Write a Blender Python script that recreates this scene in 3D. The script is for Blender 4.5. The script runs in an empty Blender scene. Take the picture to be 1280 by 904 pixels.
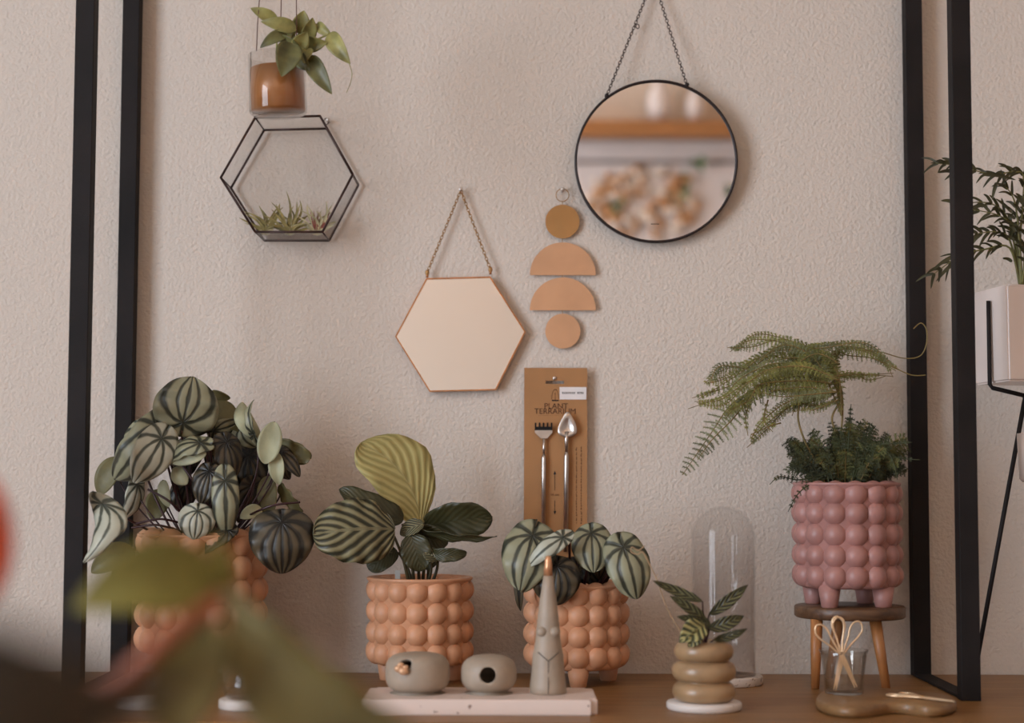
import bpy, bmesh, math, random
from mathutils import Vector as V, Matrix
random.seed(7)
S = bpy.context.scene
COL = S.collection
PI = math.pi
# ------------------------------------------------------------------ camera
f = 2100.0
pitch = math.atan(146/f); roll = .003
CAM = V((0, -2.1, .992))
F = V((0, math.cos(pitch), math.sin(pitch))); U0 = V((0, -math.sin(pitch), math.cos(pitch))); R0 = V((1, 0, 0))
RT = R0*math.cos(roll)+U0*math.sin(roll); UP = U0*math.cos(roll)-R0*math.sin(roll)
def ray(px, py): return F+RT*((px-640)/f)-UP*((py-452)/f)
def P(px, py, y):
    q = ray(px, py); return CAM+q*((y-CAM.y)/q.y)
def G(px, py, z):
    q = ray(px, py); return CAM+q*((z-CAM.z)/q.z)
TZ = .752
cd = bpy.data.cameras.new('camera'); cam = bpy.data.objects.new('camera', cd); COL.objects.link(cam)
cam.matrix_world = Matrix(((RT.x, UP.x, -F.x, CAM.x), (RT.y, UP.y, -F.y, CAM.y), (RT.z, UP.z, -F.z, CAM.z), (0, 0, 0, 1)))
cd.sensor_width = 36; cd.lens = f/1280*36; cd.clip_start = .02
cd.dof.use_dof = True; cd.dof.focus_distance = 1.96; cd.dof.aperture_fstop = 2.9
S.camera = cam
S.view_settings.view_transform = 'Standard'; S.view_settings.look = 'None'
S.view_settings.gamma = 1; S.view_settings.use_curve_mapping = False; S.view_settings.exposure = -1.5

# ------------------------------------------------------------------ materials
def lin(c): return tuple((x/12.92 if x <= .04045 else ((x+.055)/1.055)**2.4) for x in [v/255 for v in c])+(1,)
class NT:
    def __init__(s, name):
        s.m = bpy.data.materials.new(name); s.m.use_nodes = True; s.t = s.m.node_tree; s.t.nodes.clear()
        s.out = s.n('ShaderNodeOutputMaterial')
    def n(s, ty, **k):
        o = s.t.nodes.new(ty)
        for a, b in k.items():
            if hasattr(o, a): setattr(o, a, b)
        return o
    def l(s, a, b): s.t.links.new(a, b)
    def math(s, op, a, b=None, c=None):
        o = s.n('ShaderNodeMath', operation=op)
        for i, v in enumerate((a, b, c)):
            if v is None: continue
            if isinstance(v, (int, float)): o.inputs[i].default_value = v
            else: s.l(v, o.inputs[i])
        return o.outputs[0]
    def ramp(s, fac, stops):
        o = s.n('ShaderNodeValToRGB'); e = o.color_ramp.elements
        while len(e) < len(stops): e.new(.5)
        for el, (p, c) in zip(e, stops): el.position = p; el.color = c
        s.l(fac, o.inputs[0]); return o.outputs[0]
    def mix(s, fac, a, b):
        o = s.n('ShaderNodeMix', data_type='RGBA')
        if isinstance(fac, (int, float)): o.inputs[0].default_value = fac
        else: s.l(fac, o.inputs[0])
        for i, v in ((6, a), (7, b)):
            if isinstance(v, tuple): o.inputs[i].default_value = v
            else: s.l(v, o.inputs[i])
        return o.outputs[2]
    def noise(s, scale, detail=2, vec=None, dist=0):
        o = s.n('ShaderNodeTexNoise'); o.inputs['Scale'].default_value = scale; o.inputs['Detail'].default_value = detail
        o.inputs['Distortion'].default_value = dist
        if vec is None:
            vec = s.n('ShaderNodeTexCoord').outputs['Object']
        s.l(vec, o.inputs['Vector']); return o.outputs[0]
    def bump(s, h, dist, strength=1):
        o = s.n('ShaderNodeBump'); o.inputs['Distance'].default_value = dist; o.inputs['Strength'].default_value = strength
        s.l(h, o.inputs['Height']); return o.outputs[0]
    def finish(s, col, rough=.5, metal=0, bump=None, trans=0, spec=.5):
        p = s.n('ShaderNodeBsdfPrincipled')
        if isinstance(col, tuple): p.inputs['Base Color'].default_value = col
        else: s.l(col, p.inputs['Base Color'])
        if isinstance(rough, (int, float)): p.inputs['Roughness'].default_value = rough
        else: s.l(rough, p.inputs['Roughness'])
        p.inputs['Metallic'].default_value = metal; p.inputs['Specular IOR Level'].default_value = spec
        if bump is not None: s.l(bump, p.inputs['Normal'])
        sh = p.outputs[0]
        if trans:
            t = s.n('ShaderNodeBsdfTranslucent')
            if isinstance(col, tuple): t.inputs[0].default_value = col
            else: s.l(col, t.inputs[0])
            mx = s.n('ShaderNodeMixShader'); mx.inputs[0].default_value = trans
            s.l(sh, mx.inputs[1]); s.l(t.outputs[0], mx.inputs[2]); sh = mx.outputs[0]
        s.l(sh, s.out.inputs[0]); return s.m
def pm(name, c, rough=.5, metal=0, var=.12, scale=60, bump=0, bscale=200, trans=0, spec=.5):
    t = NT(name); a = lin(c); b = tuple(x*(1-var*1.6) for x in a[:3])+(1,)
    h = tuple(min(1, x*(1+var)) for x in a[:3])+(1,)
    col = t.ramp(t.noise(scale, 3), [(.35, b), (.65, h)])
    bp = t.bump(t.noise(bscale, 3), bump) if bump else None
    return t.finish(col, rough, metal, bp, trans, spec)

M = {}
def wall_mat(name, c, bd=.0019, bs=235):
    t = NT(name); a = lin(c)
    col = t.mix(t.noise(3, 3), tuple(x*.95 for x in a[:3])+(1,), a)
    n1 = t.noise(bs, 3, dist=.1); n2 = t.noise(bs*2.6, 2, dist=.4)
    h = t.math('ADD', n1, t.math('MULTIPLY', n2, .35))
    return t.finish(col, .85, 0, t.bump(h, bd), spec=.2)
M['wall'] = wall_mat('rough_plaster', (214, 200, 188))
M['pink_wall'] = wall_mat('pink_plaster', (220, 208, 192), .0005, 60)
M['ceiling'] = wall_mat('cream_ceiling', (228, 218, 204), .0003, 60)
M['floor'] = pm('floor_boards', (120, 84, 58), .6, scale=6)
M['black'] = pm('black_painted_steel', (27, 21, 20), .7, 0, .25, 12, .0002, 300, 0, .25)
def wood(name, c1, c2, rough=.45, sc=(2.2, 26, 26)):
    t = NT(name); tc = t.n('ShaderNodeTexCoord'); mp = t.n('ShaderNodeMapping'); mp.inputs['Scale'].default_value = sc
    t.l(tc.outputs['Object'], mp.inputs[0])
    n = t.noise(3, 6, mp.outputs[0], 1.2)
    col = t.ramp(n, [(.3, lin(c1)), (.7, lin(c2))])
    return t.finish(col, rough, 0, t.bump(n, .0006))
M['table_wood'] = wood('oiled_wood', (122, 84, 46), (150, 106, 60), .42)
M['stool_wood'] = wood('honey_wood', (150, 96, 52), (186, 126, 76), .4, (30, 30, 5))
M['stool_top'] = wood('dark_stool_wood', (78, 54, 38), (112, 80, 56), .4, (6, 30, 30))
M['board_wood'] = wood('board_wood', (118, 86, 54), (142, 106, 68), .4, (5, 30, 30))
M['shelf_wood'] = wood('orange_shelf_wood', (156, 108, 64), (180, 128, 78), .5)
M['peach'] = pm('peach_ceramic', (200, 144, 108), .5, 0, .08, 25, .0002, 500)
M['pink'] = pm('dusty_pink_ceramic', (166, 118, 110), .42, 0, .08, 25, .0002, 500)
M['grey_clay'] = pm('grey_beige_clay', (160, 142, 124), .5, 0, .06, 40, .0002, 700)
M['groove'] = pm('dark_clay_line', (84, 70, 60), .7)
M['tan_clay'] = pm('glazed_tan_clay', (160, 128, 94), .3, 0, .12, 30)
M['copper_tip'] = pm('copper_tip', (206, 150, 110), .3, .5)
M['hole_dark'] = pm('hole_shade_and_tines', (20, 16, 15), .9)  # vase hole shade painted as near-black colour; the rake tines share it
def stone(name, c, c2, thr=.68, sc=160):
    t = NT(name); n = t.noise(sc, 2)
    col = t.ramp(n, [(thr-.02, lin(c)), (thr+.02, lin(c2))]); return t.finish(col, .5, 0, t.bump(t.noise(80, 3), .0004))
M['plaster_tray'] = stone('pale_terrazzo', (222, 200, 188), (150, 120, 108), .72)
M['white_stone'] = stone('white_stone', (214, 202, 194), (190, 176, 168), .7)
M['cork_stone'] = stone('speckled_stone', (204, 188, 176), (120, 100, 84), .62, 220)
M['soil'] = pm('dark_soil', (44, 32, 26), .95, 0, .5, 300, .003, 400)
M['card'] = pm('kraft_card', (166, 118, 74), .75, 0, .05, 12)
M['ink'] = pm('brown_ink', (84, 48, 26), .8)
M['black_ink'] = pm('black_ink', (24, 18, 16), .8)
M['sticker'] = pm('white_sticker', (226, 218, 216), .6, 0, .02)
M['steel'] = pm('brushed_steel', (205, 196, 190), .28, 1, .06)
M['brass'] = pm('matt_brass', (172, 130, 82), .42, .55, .05, 20)
M['copper'] = pm('soft_copper', (204, 158, 122), .45, .45, .05, 20)
M['gold'] = pm('gold_frame', (190, 130, 84), .35, .8)
M['rose_gold'] = pm('rose_gold_metal', (240, 204, 164), .3, .55)
M['chain_dark'] = pm('aged_metal_chain', (96, 82, 76), .4, .7)
M['frame_dark'] = pm('dark_metal_frame', (44, 34, 34), .45, .4)
M['lead'] = pm('dark_leaded_edge', (72, 52, 48), .45, .5)
M['white'] = pm('white_lacquer', (232, 226, 222), .45, 0, .03, 8)
M['white_pot'] = pm('glossy_white_ceramic', (226, 208, 198), .22, 0, .03, 8)
M['mesh'] = pm('seam_grey', (120, 112, 108), .7)
def mirror(name, c):
    t = NT(name); n = t.noise(2, 1)
    a = lin(c); return t.finish(t.mix(n, a, tuple(x*.98 for x in a[:3])+(1,)), .012, 1)
M['mirror'] = mirror('silvered_mirror', (236, 228, 224))
def glass(name, tint=(255, 255, 255), rough=.02, k=1.0, add=.0):
    t = NT(name); tr = t.n('ShaderNodeBsdfTransparent')
    col = t.mix(t.noise(10, 1), lin(tint), tuple(x*.985 for x in lin(tint)[:3])+(1,)); t.l(col, tr.inputs[0])
    g = t.n('ShaderNodeBsdfGlossy'); g.inputs['Roughness'].default_value = rough
    fr = t.n('ShaderNodeLayerWeight'); fr.inputs[0].default_value = .5
    sch = t.math('MULTIPLY_ADD', t.math('POWER', fr.outputs['Facing'], 4.0), .8*k, .035*k+add)
    mx = t.n('ShaderNodeMixShader'); t.l(sch, mx.inputs[0])
    t.l(tr.outputs[0], mx.inputs[1]); t.l(g.outputs[0], mx.inputs[2]); t.l(mx.outputs[0], t.out.inputs[0]); return t.m
M['glass'] = glass('clear_glass', (255, 255, 255), .02, .38)
M['cup_glass'] = glass('cup_glass', (253, 252, 250), .015, 1.5, .03)
M['clear_pot'] = glass('clear_pot_glass', (252, 251, 250), .02, 1.0, .01)
M['pane'] = glass('thin_pane_glass', (255, 255, 255), .05, .45, .0)

def stripe_leaf(name, dark, lite, n=5, thr=.42, rough=.42, trans=.08, core=.22):
    # veins fan out from the petiole point inside the blade and meet again at the tip
    t = NT(name); uv = t.n('ShaderNodeTexCoord').outputs['UV']; sp = t.n('ShaderNodeSeparateXYZ'); t.l(uv, sp.inputs[0])
    nz = t.noise(50, 2); a0 = .16
    x = t.math('ABSOLUTE', t.math('SUBTRACT', sp.outputs[0], .5))
    ya = t.math('SUBTRACT', sp.outputs[1], a0); yb = t.math('SUBTRACT', 1.04, sp.outputs[1])
    sg = t.math('ADD', t.math('ARCTAN2', x, ya), t.math('ARCTAN2', x, yb))
    sg = t.math('ADD', sg, t.math('MULTIPLY', t.math('SUBTRACT', nz, .5), .30))
    w = t.math('ABSOLUTE', t.math('SINE', t.math('MULTIPLY', sg, n)))
    d = t.math('SQRT', t.math('ADD', t.math('MULTIPLY', x, x), t.math('MULTIPLY', ya, ya)))
    fade = t.math('MULTIPLY', t.math('MAXIMUM', t.math('SUBTRACT', 1.0, t.math('DIVIDE', d, core)), 0.0), .9)
    v = t.math('SUBTRACT', w, fade)
    col = t.ramp(v, [(max(0, thr-.18), lin(dark)), (thr+.2, lin(lite))])
    col = t.mix(t.math('MULTIPLY', t.noise(38, 3), .45), col, lin(tuple(x*.62 for x in lite)))
    return t.finish(col, rough, 0, t.bump(w, .0007), trans)
M['pep_silver'] = stripe_leaf('watermelon_leaf_silver', (50, 54, 40), (194, 192, 172), 4, .42)
M['pep_mid'] = stripe_leaf('watermelon_leaf_green', (34, 36, 25), (156, 152, 122), 4, .50)
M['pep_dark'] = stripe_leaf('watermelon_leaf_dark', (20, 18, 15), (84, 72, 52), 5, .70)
M['pep_under'] = pm('leaf_underside_pale', (178, 176, 142), .5, 0, .12, 40, .0006, 120, .2)
M['pep_olive'] = pm('leaf_underside_olive', (112, 104, 66), .5, 0, .18, 40, .0006, 120, .2)
M['stem_red'] = pm('dark_red_stem', (58, 28, 30), .4)
def diag_leaf(name, dark, lite, n=9, slant=3.0, thr=.5, trans=.1, rough=.42, bd=.0009):
    t = NT(name); uv = t.n('ShaderNodeTexCoord').outputs['UV']; sp = t.n('ShaderNodeSeparateXYZ'); t.l(uv, sp.inputs[0])
    a = t.math('ABSOLUTE', t.math('MULTIPLY_ADD', sp.outputs[0], 2, -1))
    c = t.math('SUBTRACT', t.math('MULTIPLY', sp.outputs[1], n), t.math('MULTIPLY', a, slant))
    c = t.math('ADD', c, t.math('MULTIPLY', t.noise(50, 2), .35))
    w = t.math('MULTIPLY_ADD', t.math('SINE', t.math('MULTIPLY', c, 2*PI)), .5, .5)
    rib = t.math('LESS_THAN', a, .05)
    col = t.ramp(w, [(max(0, thr-.32), lin(dark)), (thr+.32, lin(lite))])
    col = t.mix(rib, col, lite and lin(tuple(x*.9 for x in lite)))
    return t.finish(col, rough, 0, t.bump(w, bd), trans)
M['cal_striped'] = diag_leaf('prayer_plant_leaf', (44, 43, 26), (134, 127, 94), 5.5, 3.2)
M['cal_pale'] = diag_leaf('prayer_plant_leaf_pale', (176, 164, 104), (206, 194, 132), 6, 4, .4, .3)
M['cal_dark'] = diag_leaf('prayer_plant_leaf_dark', (58, 56, 32), (64, 61, 35), 8, bd=.0003)
M['cal_small'] = diag_leaf('small_variegated_leaf', (42, 36, 26), (112, 108, 70), 6, 1.6, .62)
M['cal_bright'] = diag_leaf('small_bright_leaf', (56, 58, 34), (170, 160, 104), 5, 1.2, .5)
M['green_stem'] = pm('olive_stem', (74, 66, 40), .5)
M['pothos'] = pm('pothos_leaf', (156, 148, 88), .4, 0, .3, 45, .0006, 90, .25)
M['pothos_dark'] = pm('pothos_leaf_dark', (104, 100, 58), .4, 0, .3, 45, .0006, 90, .2)
M['fern_light'] = pm('light_fern_green', (140, 138, 74), .6, 0, .3, 30, trans=.3)
M['fern_grey'] = pm('greyish_fern_green', (134, 136, 96), .6, 0, .3, 30, trans=.3)
M['fern_mid'] = pm('mid_fern_green', (98, 98, 52), .6, 0, .3, 30, trans=.2)
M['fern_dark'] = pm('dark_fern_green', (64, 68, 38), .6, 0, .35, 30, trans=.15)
M['fern_stem'] = pm('fern_stem_tan', (124, 104, 58), .6)
M['palm'] = pm('bamboo_leaf_green', (64, 60, 34), .5, 0, .3, 30, trans=.15)
M['palm_stem'] = pm('bamboo_stem_green', (112, 106, 58), .5)
M['tillandsia'] = pm('air_plant_green', (146, 134, 82), .6, 0, .3, 60)
M['tillandsia_pale'] = pm('air_plant_silver', (180, 168, 130), .6, 0, .2, 60)
M['tillandsia_red'] = pm('air_plant_red_tip', (140, 72, 60), .6, 0, .2, 60)
M['dry_tan'] = pm('dried_tan', (170, 138, 104), .7)
M['string'] = pm('brown_string', (104, 72, 62), .8)
M['copper_band'] = pm('copper_brown_band', (176, 116, 66), .3, .1, .15, 14)
M['fg_leaf'] = pm('broad_olive_leaf', (130, 120, 52), .6, 0, .2, 25, .0005, 60, .4)
M['fg_leaf2'] = pm('deep_olive_leaf', (124, 110, 62), .6, 0, .2, 25, .0005, 60, .4)
M['fg_dark'] = pm('very_dark_leaf', (52, 42, 28), .5, 0, .2, 25)
M['fg_stem'] = pm('russet_stem', (130, 64, 32), .5)
M['fg_red'] = pm('orange_red_leaf', (206, 84, 46), .45, 0, .15, 25, trans=.3)
M['terracotta'] = pm('terracotta', (168, 98, 66), .7)
M['flower_tan'] = pm('dried_flower_tan', (206, 156, 108), .8, 0, .2, 90)
M['flower_white'] = pm('dried_flower_white', (238, 224, 206), .8, 0, .1, 90)
M['flower_green'] = pm('sprig_green', (88, 116, 62), .6)
M['tag_plastic'] = pm('white_plastic', (200, 200, 196), .4, trans=.3)
M['lampshade'] = pm('linen_shade', (240, 222, 194), .9, trans=.85)

# ------------------------------------------------------------------ mesh helpers
class MB:
    def __init__(s): s.v = []; s.f = []; s.uv = []; s.mi = []; s.mats = []; s.flat = set()
    def slot(s, m):
        if m not in s.mats: s.mats.append(m)
        return s.mats.index(m)
    def add(s, verts, faces, m, uvs=None, flat=False):
        o = len(s.v); k = s.slot(m); s.v += [V(q) for q in verts]
        for fc in faces:
            if flat: s.flat.add(len(s.f))
            s.f.append([o+i for i in fc]); s.mi.append(k)
            s.uv.append([uvs[i] for i in fc] if uvs else [(0, 0)]*len(fc))
    def box(s, a, b, m, rot=None, bev=0):
        a, b = V(a), V(b); bm = bmesh.new(); bmesh.ops.create_cube(bm, size=1)
        c = (a+b)/2; d = b-a
        for q in bm.verts: q.co = V((q.co.x*d.x, q.co.y*d.y, q.co.z*d.z))
        if bev: bmesh.ops.bevel(bm, geom=bm.edges[:], offset=bev, segments=3, profile=.5, affect='EDGES')
        s.bm(bm, m, (rot or Matrix.Identity(3)), c, flat=True)
    def bm(s, bm, m, rot=None, c=V((0, 0, 0)), flat=False):
        bm.verts.ensure_lookup_table(); bm.verts.index_update()
        s.add([(rot @ q.co if rot else q.co)+c for q in bm.verts], [[q.index for q in fc.verts] for fc in bm.faces], m, flat=flat); bm.free()
    def tube(s, pts, r, m, seg=8, closed=False, cap=True, flatz=1.0):
        pts = [V(p) for p in pts]; n = len(pts)
        rr = r if isinstance(r, (list, tuple)) else [r]*n
        vs = []; t0 = None; nrm = None
        for i, p in enumerate(pts):
            if closed: t = (pts[(i+1) % n]-pts[i-1])
            else: t = pts[min(i+1, n-1)]-pts[max(i-1, 0)]
            if t.length < 1e-9: t = V((0, 0, 1))
            t.normalize()
            if nrm is None:
                a = V((0, 0, 1)) if abs(t.z) < .9 else V((1, 0, 0)); nrm = t.cross(a).normalized()
            else:
                nrm = (nrm-t*nrm.dot(t)); nrm = nrm.normalized() if nrm.length > 1e-6 else t.orthogonal().normalized()
            b = t.cross(nrm)
            for k in range(seg):
                a = 2*PI*k/seg; vs.append(p+nrm*math.cos(a)*rr[i]+b*math.sin(a)*rr[i]*flatz)
        fs = []
        for i in range(n if closed else n-1):
            j = (i+1) % n
            for k in range(seg):
                l = (k+1) % seg; fs.append([i*seg+k, i*seg+l, j*seg+l, j*seg+k])
        if cap and not closed: fs += [list(range(seg))[::-1], [(n-1)*seg+k for k in range(seg)]]
        s.add(vs, fs, m)
    def lathe(s, prof, c, m, seg=48, sx=1, sy=1, tilt=None):
        c = V(c); vs = []; fs = []; n = len(prof)
        for (r, z) in prof:
            for k in range(seg):
                a = 2*PI*k/seg; q = V((r*math.cos(a)*sx, r*math.sin(a)*sy, z))
                vs.append((tilt @ q if tilt else q)+c)
        for i in range(n-1):
            for k in range(seg):
                l = (k+1) % seg; fs.append([i*seg+k, i*seg+l, (i+1)*seg+l, (i+1)*seg+k])
        if prof[0][0] > 1e-6: fs.append(list(range(seg))[::-1])
        if prof[-1][0] > 1e-6: fs.append([(n-1)*seg+k for k in range(seg)])
        s.add(vs, fs, m)
    def ball(s, c, r, m, seg=16, rings=10, rot=None):
        r = (r, r, r) if isinstance(r, (int, float)) else r; vs = []; fs = []
        for i in range(rings+1):
            th = PI*i/rings
            for k in range(seg):
                a = 2*PI*k/seg; q = V((r[0]*math.sin(th)*math.cos(a), r[1]*math.sin(th)*math.sin(a), r[2]*math.cos(th)))
                vs.append((rot @ q if rot else q)+V(c))
        for i in range(rings):
            for k in range(seg):
                l = (k+1) % seg; fs.append([i*seg+k, (i+1)*seg+k, (i+1)*seg+l, i*seg+l])
        s.add(vs, fs, m)
    def prism(s, pts, off, m, flat=True):
        pts = [V(p) for p in pts]; off = V(off); n = len(pts)
        vs = pts+[p+off for p in pts]
        fs = [list(range(n)), [n+i for i in range(n)][::-1]]+[[i, i+n, (i+1) % n+n, (i+1) % n] for i in range(n)]
        s.add(vs, fs, m, flat=flat)
    def leaf(s, B, T, w, m, roll=0, bend=0, cup=.12, p=.5, q=.65, side=0, wav=0, nw=3, nv=16, nu=8, lobe=0, face=None, true=False, tip=0):
        B, T = V(B), V(T); ax = T-B; L = ax.length; ax.normalize()
        vw = face or (CAM-(B+T)/2).normalized()
        n = vw-ax*vw.dot(ax)
        n = n.normalized() if n.length > 1e-4 else ax.orthogonal().normalized()
        n = Matrix.Rotation(roll, 3, ax) @ n; sd = ax.cross(n)
        sm = p/(p+q); mx = sm**p*(1-sm)**q
        vs = []; uvs = []; fs = []; ph = random.random()*6
        for i in range(nv+1):
            t = .5-.5*math.cos(PI*i/nv); hw = (t**p*(1-t)**q/mx)*w/2 if 0 < t < 1 else 0
            c = B+ax*(L*t)+n*(bend*L*4*t*(1-t))+sd*(side*L*4*t*(1-t))
            for k in range(nu+1):
                u = -1+2*k/nu
                wv = wav*w*math.sin(ph+t*nw*2*PI+(u > 0)*2)*u*u
                back = lobe*L*(u*u)*max(0, 1-t*2.2)
                vs.append(c+sd*(u*hw)+n*(cup*abs(u)**1.6*hw*2+wv-tip*L*max(0, t-.55)**2*3)-ax*back)
                uvs.append((.5+u*hw/L, t-back/L) if true else ((u+1)/2, t))
        W = nu+1
        for i in range(nv):
            for k in range(nu): fs.append([i*W+k, i*W+k+1, (i+1)*W+k+1, (i+1)*W+k])
        s.add(vs, fs, m, uvs)
    def blade(s, pts, w, m, face=None, p=.15, q=.7):
        # narrow tapering leaf along a path
        pts = spline(pts, 5); n = len(pts); vs = []; fs = []
        for i, c in enumerate(pts):
            t = (i+.02)/(n-1+.04); tn = (pts[min(i+1, n-1)]-pts[max(i-1, 0)]).normalized()
            vw = face or (CAM-c).normalized(); sd = tn.cross(vw)
            sd = sd.normalized() if sd.length > 1e-5 else V((1, 0, 0)); nn = sd.cross(tn)
            sm = p/(p+q); hw = w/2*(t**p*(1-t)**q)/(sm**p*(1-sm)**q)
            vs += [c-sd*hw+nn*hw*.35, c, c+sd*hw+nn*hw*.35]
        for i in range(n-1): fs += [[i*3, i*3+1, i*3+4, i*3+3], [i*3+1, i*3+2, i*3+5, i*3+4]]
        s.add(vs, fs, m)
    def build(s, name, parent=None, org=None, solid=0):
        o0 = org if org is not None else (ORG.get(parent.name, V((0, 0, 0))) if parent else V((0, 0, 0)))
        me = bpy.data.meshes.new(name); me.from_pydata([tuple(q-o0) for q in s.v], [], s.f)
        for m in s.mats: me.materials.append(m)
        me.polygons.foreach_set('material_index', s.mi)
        me.polygons.foreach_set('use_smooth', [i not in s.flat for i in range(len(s.f))])
        uvl = me.uv_layers.new(name='uv'); flatuv = [c for fc in s.uv for q in fc for c in q]
        uvl.data.foreach_set('uv', flatuv); me.validate(); me.update()
        o = bpy.data.objects.new(name, me); COL.objects.link(o)
        if parent: o.parent = parent
        else: o.location = o0
        ORG[o.name] = o0
        if solid:
            md = o.modifiers.new('thickness', 'SOLIDIFY'); md.thickness = solid; md.offset = 0
        return o
ORG = {}
def spline(pts, k=6, closed=False):
    pts = [V(p) for p in pts]; n = len(pts); out = []
    if n < 3 and not closed: return [pts[0].lerp(pts[-1], i/k) for i in range(k+1)]
    rng = n if closed else n-1
    for i in range(rng):
        g = (lambda j: pts[j % n]) if closed else (lambda j: pts[max(0, min(n-1, j))])
        a, b, c, d = g(i-1), g(i), g(i+1), g(i+2)
        for j in range(k):
            t = j/k
            out.append(.5*((2*b)+(c-a)*t+(2*a-5*b+4*c-d)*t*t+(-a+3*b-3*c+d)*t**3))
    if not closed: out.append(pts[-1])
    return out
def thing(name, label, cat, loc, group=None):
    o = bpy.data.objects.new(name, None); COL.objects.link(o); o.location = loc; o.empty_display_size = .02
    o['label'] = label; o['category'] = cat
    if group: o['group'] = group
    ORG[o.name] = V(loc); return o
def tag(o, label, cat, group=None, kind=None):
    o['label'] = label; o['category'] = cat
    if group: o['group'] = group
    if kind: o['kind'] = kind
    return o
def struct(o): o['kind'] = 'structure'; return o
def text(name, body, size, loc, parent, m, rotz=0, th=.00015, align='CENTER', upright=True, spin=0):
    cu = bpy.data.curves.new('t', 'FONT'); cu.body = body; cu.size = size; cu.align_x = align; cu.align_y = 'CENTER'; cu.extrude = th
    o = bpy.data.objects.new('t', cu); COL.objects.link(o); bpy.context.view_layer.update()
    me = bpy.data.meshes.new_from_object(o.evaluated_get(bpy.context.evaluated_depsgraph_get())); me.name = name
    bpy.data.objects.remove(o)
    Rm = Matrix.Rotation(spin, 4, 'Y') @ Matrix.Rotation(PI/2, 4, 'X')
    me.transform(Matrix.Translation(V(loc)-ORG[parent.name]) @ Rm)
    me.materials.clear(); me.materials.append(m)
    q = bpy.data.objects.new(name, me); COL.objects.link(q); q.parent = parent; ORG[q.name] = ORG[parent.name]; return q

# ------------------------------------------------------------------ the room
XL, XR, YF, H = -2.2, 2.1, -4.3, 2.7
def slab(name, a, b, m):
    k = MB(); k.box(a, b, m); return struct(k.build(name, org=(V(a)+V(b))/2))
slab('floor', (XL-.1, YF-.1, -.1), (XR+.1, .1, 0), M['floor'])
slab('ceiling', (XL-.1, YF-.1, H), (XR+.1, .1, H+.1), M['ceiling'])
slab('wall_back', (XL-.1, 0, 0), (XR+.1, .1, H), M['wall'])
slab('wall_front', (XL-.1, YF-.1, 0), (XR+.1, YF, H), M['pink_wall'])
slab('wall_right', (XR, YF, 0), (XR+.1, 0, H), M['wall'])
WY0, WY1, WZ0, WZ1 = -3.4, -1.5, .25, 2.5
k = MB()
k.box((XL-.1, YF, 0), (XL, WY0, H), M['wall']); k.box((XL-.1, WY1, 0), (XL, 0, H), M['wall'])
k.box((XL-.1, WY0, 0), (XL, WY1, WZ0), M['wall']); k.box((XL-.1, WY0, WZ1), (XL, WY1, H), M['wall'])
struct(k.build('wall_left'))
k = MB()
for (a, b) in (((WY0, WZ0), (WY1, WZ0+.05)), ((WY0, WZ1-.05), (WY1, WZ1)), ((WY0, WZ0), (WY0+.05, WZ1)), ((WY1-.05, WZ0), (WY1, WZ1)), (((WY0+WY1)/2-.025, WZ0), ((WY0+WY1)/2+.025, WZ1))):
    k.box((XL-.07, a[0], a[1]), (XL-.02, b[0], b[1]), M['white'])
win = struct(k.build('window_1'))
k = MB(); k.box((XL-.05, WY0+.05, WZ0+.05), (XL-.046, WY1-.05, WZ1-.05), M['glass']); k.build('pane', win)

# ------------------------------------------------------------------ light
def area(name, loc, rot, sx, sy, power, col):
    l = bpy.data.lights.new(name, 'AREA'); l.shape = 'RECTANGLE'; l.size = sx; l.size_y = sy; l.energy = power; l.color = col
    o = bpy.data.objects.new(name, l); COL.objects.link(o); o.location = loc; o.rotation_euler = rot; return o
area('window_daylight', (XL-.12, (WY0+WY1)/2, (WZ0+WZ1)/2), (0, -PI/2, 0), WZ1-WZ0, WY1-WY0, 400, (.76, .87, 1.0))
W = bpy.data.worlds.new('World'); S.world = W; W.use_nodes = True
bg = W.node_tree.nodes['Background']; bg.inputs[0].default_value = (.75, .85, 1, 1); bg.inputs[1].default_value = 1.0
# room pendant lamp, plus an unseen one added to brighten the rear wall
for (x, y) in ((.95, -2.5), (-.35, -3.3)):
    t = thing('pendant_lamp', 'linen drum pendant lamp hanging behind the camera' if x > 0 else 'linen drum pendant lamp added out of view to brighten the pink wall opposite the display', 'lamp', (x, y, H))
    k = MB(); k.tube([(x, y, H), (x, y, 2.12)], .003, M['black']); k.build('cord', t)
    k = MB(); k.lathe([(.17, 1.94), (.17, 2.12), (.167, 2.12), (.167, 1.94), (.17, 1.94)], (x, y, 0), M['lampshade']); k.build('lamp_shade', t)
    l = bpy.data.lights.new('pendant_bulb', 'POINT'); l.energy = 80; l.color = (1, .66, .42); l.shadow_soft_size = .06
    o = bpy.data.objects.new('pendant_bulb', l); COL.objects.link(o); o.location = (x, y, 2.03)

# ------------------------------------------------------------------ table
t = thing('wooden_table', 'brown wooden table along the plaster wall, carrying all the pots', 'table', (0, -.22, 0))
k = MB(); k.box((-1.15, -.43, TZ-.035), (1.15, -.004, TZ), M['table_wood'], bev=.002); k.build('tabletop', t)
for sx in (-1.08, 1.08):
    for y in (-.39, -.05):
        k = MB(); k.box((sx-.025, y-.025, 0), (sx+.025, y+.025, TZ-.035), M['table_wood'], bev=.002); k.build('leg', t)

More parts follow.
